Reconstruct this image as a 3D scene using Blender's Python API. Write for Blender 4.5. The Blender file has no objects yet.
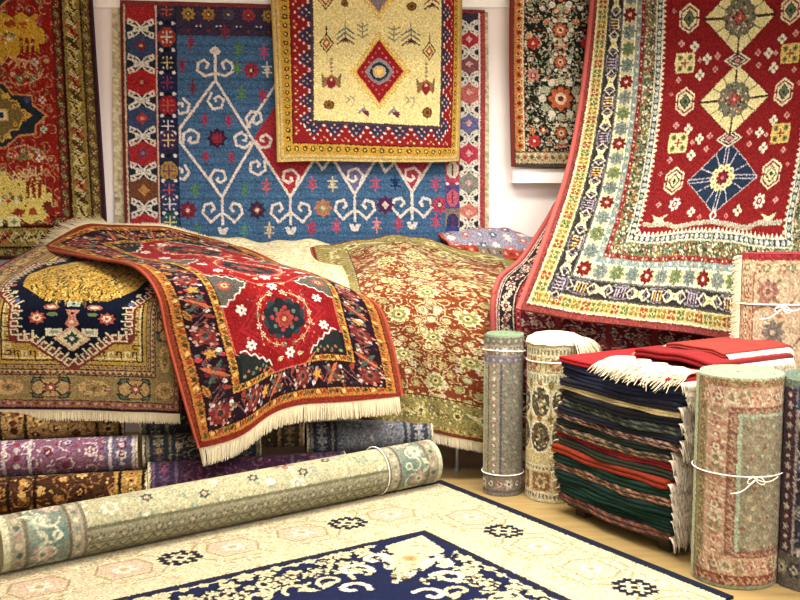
import bpy, math, random
import numpy as np
from mathutils import Vector

SC = bpy.context.scene
COL = SC.collection
rnd = random.Random(7)

# ------------------------------------------------------------------ camera
EYE = 1.55
F = 1030.0
PITCH = math.atan(110.0 / F)
cam_d = bpy.data.cameras.new('camera')
cam_d.sensor_fit = 'HORIZONTAL'
cam_d.sensor_width = 36.0
cam_d.lens = 36.0 * F / 800.0
cam_d.clip_end = 60
cam = bpy.data.objects.new('camera', cam_d)
COL.objects.link(cam)
cam.location = (0, 0, EYE)
cam.rotation_euler = (math.radians(90) - PITCH, 0, 0)
SC.camera = cam


def P(px, py, Y):
    """point of the place seen at a pixel of the photograph, Y metres away"""
    a = (px - 400.0) / F
    b = -(py - 300.0) / F
    dy = math.cos(PITCH) + b * math.sin(PITCH)
    dz = -math.sin(PITCH) + b * math.cos(PITCH)
    k = Y / dy
    return (a * k, Y, EYE + dz * k)


def G(px, py, z=0.0):
    """point on a horizontal plane seen at a pixel"""
    a = (px - 400.0) / F
    b = -(py - 300.0) / F
    dy = math.cos(PITCH) + b * math.sin(PITCH)
    dz = -math.sin(PITCH) + b * math.cos(PITCH)
    k = (z - EYE) / dz
    return (a * k, dy * k, z)


# ------------------------------------------------------------------ colour helpers
def hx(s):
    if isinstance(s, str):
        s = s.lstrip('#')
        return np.array([int(s[i:i + 2], 16) / 255.0 for i in (0, 2, 4)], dtype=np.float32)
    return np.array(s, dtype=np.float32)


def lin(c):
    c = np.asarray(c, dtype=np.float32)
    return np.where(c <= 0.04045, c / 12.92, ((np.clip(c, 0, None) + 0.055) / 1.055) ** 2.4)


GAIN = .68


# ------------------------------------------------------------------ weaving canvas
class CV:
    """a rug design: W x H units, drawn as flat woven colours"""

    def __init__(s, W, H, res=1.25, bg='#888888', ox=0.0, oy=0.0):
        s.W, s.H, s.res = W, H, res
        s.ox, s.oy = ox, oy
        s.k = res * 2
        s.nx = int(round(W * s.k / 2)) * 2
        s.ny = int(round(H * s.k / 2)) * 2
        s.kx = s.nx / W
        s.ky = s.ny / H
        s.im = np.empty((s.ny, s.nx, 3), dtype=np.float32)
        s.im[:] = hx(bg)
        s.clip = None
        s.gain = GAIN; s.crisp = .7; s.sat = .86
        s.cell = 1.3 / res; s.rag = .42 / res; s.tone = .09

    def _bb(s, x0, y0, x1, y1):
        x0 -= s.ox; x1 -= s.ox; y0 -= s.oy; y1 -= s.oy
        a = max(0, int(math.floor(x0 * s.kx)))
        b = min(s.nx, int(math.ceil(x1 * s.kx)) + 1)
        c = max(0, int(math.floor(y0 * s.ky)))
        d = min(s.ny, int(math.ceil(y1 * s.ky)) + 1)
        if s.clip:
            cx0, cy0, cx1, cy1 = s.clip
            a = max(a, int((cx0 - s.ox) * s.kx)); b = min(b, int((cx1 - s.ox) * s.kx))
            c = max(c, int((cy0 - s.oy) * s.ky)); d = min(d, int((cy1 - s.oy) * s.ky))
        if a >= b or c >= d:
            return None
        X = (np.arange(a, b, dtype=np.float32) + .5) / s.kx + s.ox
        Y = (np.arange(c, d, dtype=np.float32) + .5) / s.ky + s.oy
        return a, b, c, d, X[None, :], Y[:, None]

    def rect(s, x0, y0, x1, y1, col):
        r = s._bb(x0, y0, x1 - 1.0 / s.kx, y1 - 1.0 / s.ky)
        if r:
            a, b, c, d, X, Y = r
            s.im[c:d, a:b] = hx(col)

    def poly(s, pts, col):
        xs = [p[0] for p in pts]; ys = [p[1] for p in pts]
        r = s._bb(min(xs), min(ys), max(xs), max(ys))
        if not r:
            return
        a, b, c, d, X, Y = r
        m = np.zeros((d - c, b - a), dtype=bool)
        n = len(pts)
        for i in range(n):
            x1, y1 = pts[i]; x2, y2 = pts[(i + 1) % n]
            if y1 == y2:
                continue
            cond = ((y1 > Y) != (y2 > Y))
            xi = (x2 - x1) * (Y - y1) / (y2 - y1) + x1
            m ^= cond & (X < xi)
        s.im[c:d, a:b][m] = hx(col)

    def ell(s, x, y, rx, ry, col, ang=0.0):
        R = max(rx, ry)
        r = s._bb(x - R, y - R, x + R, y + R)
        if not r:
            return
        a, b, c, d, X, Y = r
        dx = X - x; dy = Y - y
        ca, sa = math.cos(ang), math.sin(ang)
        u = dx * ca + dy * sa
        v = -dx * sa + dy * ca
        m = (u / rx) ** 2 + (v / ry) ** 2 <= 1
        s.im[c:d, a:b][m] = hx(col)

    def circ(s, x, y, r, col):
        s.ell(x, y, r, r, col)

    def ring(s, x, y, r, w, col):
        q = s._bb(x - r - w, y - r - w, x + r + w, y + r + w)
        if not q:
            return
        a, b, c, d, X, Y = q
        dd = np.sqrt((X - x) ** 2 + (Y - y) ** 2)
        m = np.abs(dd - r) <= w * .5
        s.im[c:d, a:b][m] = hx(col)

    def line(s, pts, w, col, closed=False):
        if closed:
            pts = list(pts) + [pts[0]]
        col = hx(col)
        h = w * .5
        for (x1, y1), (x2, y2) in zip(pts[:-1], pts[1:]):
            r = s._bb(min(x1, x2) - h, min(y1, y2) - h, max(x1, x2) + h, max(y1, y2) + h)
            if not r:
                continue
            a, b, c, d, X, Y = r
            vx, vy = x2 - x1, y2 - y1
            L = vx * vx + vy * vy + 1e-9
            t = np.clip(((X - x1) * vx + (Y - y1) * vy) / L, 0, 1)
            dd = (X - x1 - t * vx) ** 2 + (Y - y1 - t * vy) ** 2
            s.im[c:d, a:b][dd <= h * h] = col

    def dia(s, x, y, w, h, col):
        s.poly([(x - w, y), (x, y - h), (x + w, y), (x, y + h)], col)

    def frame(s, d0, d1, col, r=None):
        x0, y0, x1, y1 = r or (s.ox, s.oy, s.ox + s.W, s.oy + s.H)
        s.rect(x0 + d0, y0 + d0, x1 - d0, y0 + d1, col)
        s.rect(x0 + d0, y1 - d1, x1 - d0, y1 - d0, col)
        s.rect(x0 + d0, y0 + d0, x0 + d1, y1 - d0, col)
        s.rect(x1 - d1, y0 + d0, x1 - d0, y1 - d0, col)

    def along(s, d, sp, fn, r=None, sides='tblr', corners=True):
        """put fn(x, y, angle, i) along a rectangle inset by d"""
        x0, y0, x1, y1 = r or (s.ox, s.oy, s.ox + s.W, s.oy + s.H)
        x0 += d; y0 += d; x1 -= d; y1 -= d
        segs = {'t': ((x0, y0), (x1, y0), 0), 'r': ((x1, y0), (x1, y1), math.pi / 2),
                'b': ((x1, y1), (x0, y1), math.pi), 'l': ((x0, y1), (x0, y0), -math.pi / 2)}
        for sd in 'trbl':
            if sd not in sides:
                continue
            (ax, ay), (bx, by), an = segs[sd]
            L = math.hypot(bx - ax, by - ay)
            n = max(1, int(round(L / sp)))
            for i in range(n if corners else n):
                t = i / n if corners else (i + .5) / n
                fn(ax + (bx - ax) * t, ay + (by - ay) * t, an, i)

    def clutter(s, r, cols, n, lo=.5, hi=1.2, seed=1):
        q = random.Random(seed)
        x0, y0, x1, y1 = r
        for _ in range(n):
            s.circ(q.uniform(x0, x1), q.uniform(y0, y1), q.uniform(lo, hi), q.choice(cols))

    def small(s):
        # knots: every small cell of the design takes its colour from a near neighbour and varies in tone
        g = np.random.default_rng(int(s.W * 7 + s.H))
        cw = max(1, int(round(s.cell * s.kx))); ch = max(1, int(round(s.cell * s.ky)))
        my, mx = s.ny // ch + 1, s.nx // cw + 1
        oy = np.repeat(np.repeat(g.normal(0, s.rag * s.ky, (my, mx)), ch, 0), cw, 1)[:s.ny, :s.nx]
        ox = np.repeat(np.repeat(g.normal(0, s.rag * s.kx, (my, mx)), ch, 0), cw, 1)[:s.ny, :s.nx]
        tn = np.repeat(np.repeat(g.normal(0, s.tone, (my, mx)), ch, 0), cw, 1)[:s.ny, :s.nx]
        yy, xx = np.mgrid[0:s.ny, 0:s.nx]
        yy = np.clip((yy + oy).astype(int), 0, s.ny - 1); xx = np.clip((xx + ox).astype(int), 0, s.nx - 1)
        w = s.im[yy, xx] * (1 + tn[..., None])
        im = w.reshape(s.ny // 2, 2, s.nx // 2, 2, 3).mean(axis=(1, 3))
        # crisp dyed yarns: lift the contrast between neighbouring knots, slightly softened dyes
        b = im.copy()
        for ax in (0, 1):
            b = (np.roll(b, 1, ax) + b + np.roll(b, -1, ax)) / 3
        im = np.clip(im + s.crisp * (im - b), 0, 1)
        l = im.mean(axis=2, keepdims=True)
        im = l + (im - l) * s.sat
        return im.astype(np.float32)


def rot(pts, x, y, ang, sc=1.0):
    ca, sa = math.cos(ang), math.sin(ang)
    return [(x + sc * (px * ca - py * sa), y + sc * (px * sa + py * ca)) for px, py in pts]


def rosette(c, x, y, r, c1, c2, c3=None, n=8, ph=0.0):
    for k in range(n):
        a = ph + 2 * math.pi * k / n
        c.ell(x + r * .62 * math.cos(a), y + r * .62 * math.sin(a), r * .4, r * .27, c1, a)
    c.circ(x, y, r * .48, c2)
    if c3 is not None:
        c.circ(x, y, r * .24, c3)


def leaf(c, x, y, L, ang, w, col, mid=None):
    pts = [(0, 0), (L * .3, w * .5), (L * .6, w * .45), (L, 0), (L * .6, -w * .45), (L * .3, -w * .5)]
    c.poly(rot(pts, x, y, ang), col)
    if mid is not None:
        c.line(rot([(0, 0), (L * .8, 0)], x, y, ang), max(.6, w * .15), mid)


def palmette(c, x, y, r, ang, c1, c2, c3):
    for k in range(-3, 4):
        a = ang + k * .42
        leaf(c, x - .3 * r * math.cos(ang), y - .3 * r * math.sin(ang), r * (1.25 - .09 * abs(k)), a, r * .5, c1)
    c.ell(x, y, r * .6, r * .45, c2, ang)
    c.ell(x + .1 * r * math.cos(ang), y + .1 * r * math.sin(ang), r * .3, r * .22, c3, ang)


def curl(c, x, y, r, a0, turn, w, col, n=12, tot=5.0):
    pts = []
    for k in range(n + 1):
        t = k / n
        a = a0 + turn * tot * t
        rr = r * (1 - .75 * t)
        pts.append((x + rr * math.cos(a), y + rr * math.sin(a)))
    c.line(pts, w, col)
    return pts


def cross(c, x, y, r, col, mid=None, ang=0.0):
    for k in range(4):
        a = ang + math.pi / 4 + k * math.pi / 2
        c.circ(x + r * .58 * math.cos(a - math.pi / 4), y + r * .58 * math.sin(a - math.pi / 4), r * .4, col)
    if mid is not None:
        c.circ(x, y, r * .25, mid)


def star(c, x, y, r, col, n=8, q=.55, ph=0):
    pts = []
    for k in range(2 * n):
        a = ph + math.pi * k / n
        rr = r if k % 2 == 0 else r * q
        pts.append((x + rr * math.cos(a), y + rr * math.sin(a)))
    c.poly(pts, col)


def floral(c, x0, y0, x1, y1, pal, vine, step, seed=1, mirror=True, big=1.0, leafc=None, ymir=False, dens=1.0):
    """all-over field of curling stems, rosettes, palmettes and leaves"""
    r_ = random.Random(seed)
    old = c.clip
    c.clip = (x0, y0, x1, y1)
    cx = (x0 + x1) / 2
    xe = cx if mirror else x1
    ny = max(1, int((y1 - y0) / step))
    nx = max(1, int((xe - x0) / step))
    items = []
    for j in range(ny + 1):
        for i in range(nx + 1):
            x = x0 + (i + .5 * (j % 2)) * (xe - x0) / max(1, nx)
            y = y0 + (j + .1) * (y1 - y0) / max(1, ny)
            x += r_.uniform(-.18, .18) * step
            y += r_.uniform(-.18, .18) * step
            items.append((x, y, r_.random(), r_.random() * 6.28, r_.choice([-1, 1]), r_.choice(pal), r_.choice(pal), r_.choice(pal)))
    ms = (1, -1) if mirror else (1,)

    def mx(x, m):
        return x if m == 1 else 2 * cx - x
    for m in ms:
        for x, y, q, a, t, ca, cb, cc in items:
            X = mx(x, m)
            A = a if m == 1 else math.pi - a
            curl(c, X, y, step * .62, A, t * m, step * .07, vine, n=9)
    for m in ms:
        for x, y, q, a, t, ca, cb, cc in items:
            X = mx(x, m)
            A = a if m == 1 else math.pi - a
            if q > .62:
                palmette(c, X, y, step * .36 * big, A, ca, cb, cc)
            elif q > .25:
                rosette(c, X, y, step * .33 * big, ca, cb, cc, 6)
            else:
                leaf(c, X, y, step * .6 * big, A, step * .24, ca, cb)
            lc = leafc if leafc is not None else ca
            for k in range(int(3 * dens)):
                aa = A + 2.1 * k + 1
                leaf(c, X + step * .5 * math.cos(aa), y + step * .5 * math.sin(aa), step * .26, aa + 1, step * .14, lc if k % 2 else cc)
    c.clip = old


def scrollband(c, d0, d1, bg, vine, pal, r=None, sides='tblr', seed=3, edge=None, sp=None):
    """a border band: running vine with alternating rosettes and palmettes"""
    r_ = random.Random(seed)
    c.frame(d0, d1, bg, r)
    w = d1 - d0
    sp = sp or w * 1.0
    dm = (d0 + d1) / 2

    def v(x, y, a, i):
        s = 1 if i % 2 else -1
        pts = [(-sp * .5, 0), (-sp * .25, s * w * .3), (0, s * w * .15), (sp * .25, -s * w * .3), (sp * .5, 0)]
        c.line(rot(pts, x, y, a), max(.5, w * .07), vine)

    def f(x, y, a, i):
        k = pal[i % len(pal)]
        if i % 2:
            rosette(c, x, y, w * .36, k[0], k[1], k[2], 6)
        else:
            palmette(c, x, y, w * .3, a + (math.pi / 2 if i % 4 else -math.pi / 2), k[0], k[1], k[2])
            leaf(c, x, y, w * .6, a + .3, w * .16, k[1])
            leaf(c, x, y, w * .6, a + 3.4, w * .16, k[1])
    c.along(dm, sp, v, r, sides)
    c.along(dm, sp, f, r, sides)
    if edge is not None:
        c.frame(d0, d0 + max(.5, w * .06), edge, r)
        c.frame(d1 - max(.5, w * .06), d1, edge, r)


def dots(c, d, sp, rad, cols, r=None, sides='tblr'):
    def f(x, y, a, i):
        c.circ(x, y, rad, cols[i % len(cols)])
    c.along(d, sp, f, r, sides)


def zig(c, d0, d1, ca, cb, sp, r=None, sides='tblr'):
    """teeth of ca on cb, pointing inward"""
    c.frame(d0, d1, cb, r)
    w = d1 - d0

    def f(x, y, a, i):
        c.poly(rot([(-sp * .5, -w * .5), (sp * .5, -w * .5), (0, w * .5)], x, y, a), ca)
    c.along((d0 + d1) / 2, sp, f, r, sides, corners=False)


# ------------------------------------------------------------------ materials
def newmat(name):
    m = bpy.data.materials.new(name)
    m.use_nodes = True
    nt = m.node_tree
    return m, nt, nt.nodes['Principled BSDF']


def pile_material(name='woven_pile', bump=.35, rough=.95, scale=420):
    m, nt, b = newmat(name)
    at = nt.nodes.new('ShaderNodeAttribute'); at.attribute_name = 'weave'
    tc = nt.nodes.new('ShaderNodeTexCoord')
    n1 = nt.nodes.new('ShaderNodeTexNoise'); n1.inputs['Scale'].default_value = scale
    n1.inputs['Detail'].default_value = 2
    nt.links.new(tc.outputs['Object'], n1.inputs['Vector'])
    mr = nt.nodes.new('ShaderNodeMapRange')
    mr.inputs['From Min'].default_value = .3; mr.inputs['From Max'].default_value = .7
    mr.inputs['To Min'].default_value = .68; mr.inputs['To Max'].default_value = 1.32
    n2 = nt.nodes.new('ShaderNodeTexNoise'); n2.inputs['Scale'].default_value = 110
    n2.inputs['Detail'].default_value = 3
    nt.links.new(tc.outputs['Object'], n2.inputs['Vector'])
    av = nt.nodes.new('ShaderNodeMath'); av.operation = 'ADD'; av.use_clamp = False
    nt.links.new(n1.outputs['Fac'], av.inputs[0]); nt.links.new(n2.outputs['Fac'], av.inputs[1])
    hf = nt.nodes.new('ShaderNodeMath'); hf.operation = 'MULTIPLY'; hf.inputs[1].default_value = .5
    nt.links.new(av.outputs[0], hf.inputs[0])
    nt.links.new(hf.outputs[0], mr.inputs['Value'])
    mul = nt.nodes.new('ShaderNodeVectorMath'); mul.operation = 'SCALE'
    nt.links.new(at.outputs['Color'], mul.inputs[0])
    nt.links.new(mr.outputs['Result'], mul.inputs['Scale'])
    nt.links.new(mul.outputs['Vector'], b.inputs['Base Color'])
    b.inputs['Roughness'].default_value = rough
    b.inputs['Specular IOR Level'].default_value = .04
    b.inputs['Sheen Weight'].default_value = .05
    b.inputs['Sheen Roughness'].default_value = .4
    bp = nt.nodes.new('ShaderNodeBump'); bp.inputs['Strength'].default_value = bump
    bp.inputs['Distance'].default_value = .004
    nt.links.new(n1.outputs['Fac'], bp.inputs['Height'])
    nt.links.new(bp.outputs['Normal'], b.inputs['Normal'])
    return m


def plain(name, col, rough=.8, metal=0.0, var=.12, scale=60, bump=.1, spec=.3):
    m, nt, b = newmat(name)
    n = nt.nodes.new('ShaderNodeTexNoise'); n.inputs['Scale'].default_value = scale
    n.inputs['Detail'].default_value = 4
    tc = nt.nodes.new('ShaderNodeTexCoord')
    nt.links.new(tc.outputs['Object'], n.inputs['Vector'])
    cr = nt.nodes.new('ShaderNodeValToRGB')
    l = lin(hx(col))
    cr.color_ramp.elements[0].position = .3; cr.color_ramp.elements[1].position = .7
    cr.color_ramp.elements[0].color = (*[float(v) * (1 - var) for v in l], 1)
    cr.color_ramp.elements[1].color = (*[min(1, float(v) * (1 + var)) for v in l], 1)
    nt.links.new(n.outputs['Fac'], cr.inputs['Fac'])
    nt.links.new(cr.outputs['Color'], b.inputs['Base Color'])
    b.inputs['Roughness'].default_value = rough
    b.inputs['Metallic'].default_value = metal
    b.inputs['Specular IOR Level'].default_value = spec
    if bump:
        bp = nt.nodes.new('ShaderNodeBump'); bp.inputs['Strength'].default_value = bump
        bp.inputs['Distance'].default_value = .003
        nt.links.new(n.outputs['Fac'], bp.inputs['Height'])
        nt.links.new(bp.outputs['Normal'], b.inputs['Normal'])
    return m


PILE = pile_material()
KILIM = pile_material('flat_weave', bump=.2, scale=300)
M_BACK = plain('rug_backing', '#8f6a55', .95)
M_BACKRED = plain('rug_backing_red', '#a8484a', .95)
M_FR = plain('fringe_cotton', '#e0d5b6', .9, scale=200)
M_FRG = plain('fringe_cotton_grey', '#ddd2bf', .9, scale=200)
M_SREDD = plain('wine_cord', '#6e2420', .95, scale=150)
M_SRED = plain('brick_red_cord', '#93402c', .95, scale=150)
M_SPINK = plain('faded_red_cord', '#9c4a44', .95, scale=150)
M_SGOLD = plain('straw_cord', '#a88c50', .95, scale=150)
M_SDARK = plain('dark_cord', '#3a2430', .95, scale=150)
M_STRING = plain('white_string', '#f4efe4', .7)
M_METAL = plain('leg_metal', '#9aa0a4', .3, metal=.9, var=.05)
M_WOOD = plain('table_wood', '#6b4a2e', .6)
M_DWOOD = plain('dark_stained_wood', '#2c2018', .6)
M_CLOTH = plain('backing_cotton', '#ece2c0', .9)
M_PLASTER = plain('white_plaster', '#f3ebea', .85, var=.02, scale=8, bump=.05)
M_CEIL = plain('ceiling_paint', '#f4f0ea', .9, var=.02, scale=8, bump=.03)
M_TRIM = plain('gloss_white_paint', '#fbf9f6', .4, var=.01)


def floor_material():
    m, nt, b = newmat('tan_laminate_floor')
    tc = nt.nodes.new('ShaderNodeTexCoord')
    mp = nt.nodes.new('ShaderNodeMapping'); mp.inputs['Scale'].default_value = (1.2, 9, 1)
    mp.inputs['Rotation'].default_value = (0, 0, math.radians(-57))
    n = nt.nodes.new('ShaderNodeTexNoise'); n.inputs['Scale'].default_value = 3; n.inputs['Detail'].default_value = 6
    nt.links.new(tc.outputs['Object'], mp.inputs['Vector']); nt.links.new(mp.outputs['Vector'], n.inputs['Vector'])
    cr = nt.nodes.new('ShaderNodeValToRGB')
    cr.color_ramp.elements[0].position = .3; cr.color_ramp.elements[1].position = .75
    cr.color_ramp.elements[0].color = (*lin(hx('#8c764a')).tolist(), 1)
    cr.color_ramp.elements[1].color = (*lin(hx('#a68d5c')).tolist(), 1)
    nt.links.new(n.outputs['Fac'], cr.inputs['Fac']); nt.links.new(cr.outputs['Color'], b.inputs['Base Color'])
    b.inputs['Roughness'].default_value = .32
    b.inputs['Specular IOR Level'].default_value = .45
    return m


# ------------------------------------------------------------------ mesh helpers
def mesh_obj(name, verts, faces, mat, parent=None, cols=None, smooth=True, matidx=None, mats=None):
    me = bpy.data.meshes.new(name)
    verts = np.asarray(verts, dtype=np.float32)
    if isinstance(faces, np.ndarray):
        nf, k = faces.shape
        me.vertices.add(len(verts)); me.vertices.foreach_set('co', verts.ravel())
        me.loops.add(nf * k); me.loops.foreach_set('vertex_index', faces.astype(np.int32).ravel())
        me.polygons.add(nf)
        me.polygons.foreach_set('loop_start', np.arange(0, nf * k, k, dtype=np.int32))
        me.update(calc_edges=True)
    else:
        me.from_pydata([tuple(map(float, v)) for v in verts], [], faces)
    for m in (mats or [mat]):
        me.materials.append(m)
    if matidx is not None:
        me.polygons.foreach_set('material_index', np.asarray(matidx, dtype=np.int32))
    if smooth:
        me.polygons.foreach_set('use_smooth', np.ones(len(me.polygons), dtype=bool))
    if cols is not None:
        a = me.color_attributes.new('weave', 'FLOAT_COLOR', 'POINT')
        c4 = np.ones((len(verts), 4), dtype=np.float32)
        c4[:, :3] = cols
        a.data.foreach_set('color', c4.ravel())
    me.update()
    me.validate()
    o = bpy.data.objects.new(name, me)
    COL.objects.link(o)
    if parent is not None:
        o.parent = parent
    return o


def tag(o, label=None, cat=None, group=None, kind=None):
    if label: o['label'] = label
    if cat: o['category'] = cat
    if group: o['group'] = group
    if kind: o['kind'] = kind
    return o


def thing(name, loc, label, cat, group=None):
    o = bpy.data.objects.new(name, None)
    o.empty_display_size = .1
    COL.objects.link(o)
    o.location = loc
    tag(o, label, cat, group)
    return o


def rebase(parent, verts):
    return np.asarray(verts, dtype=np.float32) - np.array(parent.location, dtype=np.float32)


def hermite(knots, vals, t):
    """smooth curve through control values, non-uniform knots; vals (n, ...)"""
    knots = np.asarray(knots, float)
    vals = np.asarray(vals, float)
    n = len(knots)
    m = np.zeros_like(vals)
    d = (vals[1:] - vals[:-1]) / (knots[1:] - knots[:-1]).reshape(-1, *([1] * (vals.ndim - 1)))
    if n > 2:
        h = (knots[1:] - knots[:-1])
        w0 = (h[1:] / (h[1:] + h[:-1])).reshape(-1, *([1] * (vals.ndim - 1)))
        m[1:-1] = d[:-1] * w0 + d[1:] * (1 - w0)
        m[0] = 1.5 * d[0] - .5 * m[1]
        m[-1] = 1.5 * d[-1] - .5 * m[-2]
    else:
        m[:] = d[0]
    k = np.clip(np.searchsorted(knots, t, side='right') - 1, 0, n - 2)
    h = knots[k + 1] - knots[k]
    s = (t - knots[k]) / h
    sh = (-1,) + (1,) * (vals.ndim - 1)
    s = s.reshape(sh); h = h.reshape(sh)
    return ((2 * s ** 3 - 3 * s ** 2 + 1) * vals[k] + (s ** 3 - 2 * s ** 2 + s) * h * m[k]
            + (-2 * s ** 3 + 3 * s ** 2) * vals[k + 1] + (s ** 3 - s ** 2) * h * m[k + 1])


def knotnoise(ny, nx, seed, amt=.07, abrash=.04):
    g = np.random.default_rng(seed)
    n = 1 + amt * g.standard_normal((ny, nx, 1)).astype(np.float32)
    rows = np.cumsum(g.standard_normal(ny)); rows = rows - np.linspace(rows[0], rows[-1], ny)
    rows = rows / (np.abs(rows).max() + 1e-6)
    return n * (1 + abrash * rows[:, None, None].astype(np.float32))


class Sheet:
    """a rug surface: world grid + helpers to read its edges"""
    pass


def rug_sheet(name, cv, xk, rows, parent, mat=None, back=None, th=.012, bump=None, seed=1, density=1.0, amt=.07,
              world=False):
    """rows: [(yd, [(px,py,Y), ...]), ...]; xk: design x knots of the columns"""
    im = cv.small()
    ny, nx = im.shape[:2]
    us = (np.arange(nx) + .5) / nx * cv.W + cv.ox
    vs = (np.arange(ny) + .5) / ny * cv.H + cv.oy
    us[0] = cv.ox; us[-1] = cv.ox + cv.W; vs[0] = cv.oy; vs[-1] = cv.oy + cv.H
    ctrl = np.array([[p if world else P(*p) for p in r[1]] for r in rows])
    yk = [r[0] for r in rows]
    A = hermite(yk, ctrl, vs)                       # ny, ncol, 3
    A = np.transpose(A, (1, 0, 2))                  # ncol, ny, 3
    S = np.transpose(hermite(xk, A, us), (1, 0, 2)) # ny, nx, 3
    du = np.gradient(S, axis=1); dv = np.gradient(S, axis=0)
    N = np.cross(du, dv)
    N /= (np.linalg.norm(N, axis=2, keepdims=True) + 1e-9)
    # face the viewer's side
    mid = S[ny // 2, nx // 2]
    if np.mean(np.sum(N * (np.array([0, 0, EYE]) - S), axis=2)) < 0:
        N = -N; flip = True
    else:
        flip = False
    if bump is not None:
        U, V = np.meshgrid(us, vs)
        S = S + N * bump(U, V)[..., None]
    cols = lin(np.clip(im * knotnoise(ny, nx, seed, amt), 0, 1)) * cv.gain
    idx = np.arange(ny * nx).reshape(ny, nx)
    q = np.stack([idx[:-1, :-1], idx[1:, :-1], idx[1:, 1:], idx[:-1, 1:]], -1).reshape(-1, 4)
    # back sheet, coarser
    st = 4
    ri = np.unique(np.append(np.arange(0, ny, st), ny - 1)); ci = np.unique(np.append(np.arange(0, nx, st), nx - 1))
    B = (S - N * th)[np.ix_(ri, ci)]
    nb = ny * nx
    bi = nb + np.arange(len(ri) * len(ci)).reshape(len(ri), len(ci))
    qb = np.stack([bi[:-1, :-1], bi[:-1, 1:], bi[1:, 1:], bi[1:, :-1]], -1).reshape(-1, 4)
    # rim
    loop = np.concatenate([idx[0, :], idx[1:, -1], idx[-1, -2::-1], idx[-2:0:-1, 0]])
    O = (S - N * th).reshape(-1, 3)[loop]
    o0 = nb + bi.size
    oi = o0 + np.arange(len(loop))
    # separate copy of edge for the rim so its shading is its own
    E = S.reshape(-1, 3)[loop]; e0 = o0 + len(loop); ei = e0 + np.arange(len(loop))
    qr = np.stack([ei, oi, np.roll(oi, -1), np.roll(ei, -1)], -1)
    V_ = np.concatenate([S.reshape(-1, 3), B.reshape(-1, 3), O, E])
    bc = lin(hx('#8f6a55'))
    ec = cols.reshape(-1, 3)[loop]
    C_ = np.concatenate([cols.reshape(-1, 3), np.tile(bc, (bi.size, 1)), ec * .9, ec])
    Fc = np.concatenate([q, qb, qr])
    mi = np.concatenate([np.zeros(len(q)), np.ones(len(qb)), np.zeros(len(qr))])
    o = mesh_obj(name, rebase(parent, V_), Fc, None, parent, C_, mats=[mat or PILE, back or M_BACK], matidx=mi)
    sh = Sheet(); sh.S = S; sh.N = N; sh.o = o; sh.us = us; sh.vs = vs
    return sh


def tube(pts, r, seg=6, closed=False):
    """verts, faces of a tube along pts"""
    P_ = [Vector(p) for p in pts]
    n = len(P_)
    V, Fa = [], []
    up0 = Vector((0, 0, 1))
    for i, p in enumerate(P_):
        if closed:
            t = (P_[(i + 1) % n] - P_[i - 1]).normalized()
        else:
            t = (P_[min(i + 1, n - 1)] - P_[max(i - 1, 0)]).normalized()
        u = up0 if abs(t.dot(up0)) < .9 else Vector((1, 0, 0))
        a = t.cross(u).normalized(); b = t.cross(a)
        rr = r[i] if isinstance(r, (list, tuple)) else r
        for k in range(seg):
            an = 2 * math.pi * k / seg
            V.append(tuple(p + a * math.cos(an) * rr + b * math.sin(an) * rr))
    m = n if closed else n - 1
    for i in range(m):
        for k in range(seg):
            j = (i + 1) % n
            Fa.append((i * seg + k, i * seg + (k + 1) % seg, j * seg + (k + 1) % seg, j * seg + k))
    if not closed:
        Fa.append(tuple(range(seg))); Fa.append(tuple((n - 1) * seg + k for k in range(seg))[::-1])
    return V, Fa


class MB:
    def __init__(s):
        s.V, s.F = [], []

    def add(s, vf):
        o = len(s.V)
        s.V += list(vf[0]); s.F += [tuple(i + o for i in f) for f in vf[1]]

    def box(s, x0, y0, z0, x1, y1, z1):
        o = len(s.V)
        s.V += [(x, y, z) for z in (z0, z1) for y in (y0, y1) for x in (x0, x1)]
        s.F += [tuple(o + i for i in f) for f in ((0, 2, 3, 1), (4, 5, 7, 6), (0, 1, 5, 4), (2, 6, 7, 3), (0, 4, 6, 2), (1, 3, 7, 5))]

    def build(s, name, mat, parent=None, smooth=False, bevel=0):
        V = s.V
        if parent is not None:
            V = rebase(parent, s.V)
        o = mesh_obj(name, V, s.F, mat, parent, smooth=smooth)
        if bevel:
            b = o.modifiers.new('bevel', 'BEVEL'); b.width = bevel; b.segments = 3; b.limit_method = 'ANGLE'
        return o


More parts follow.
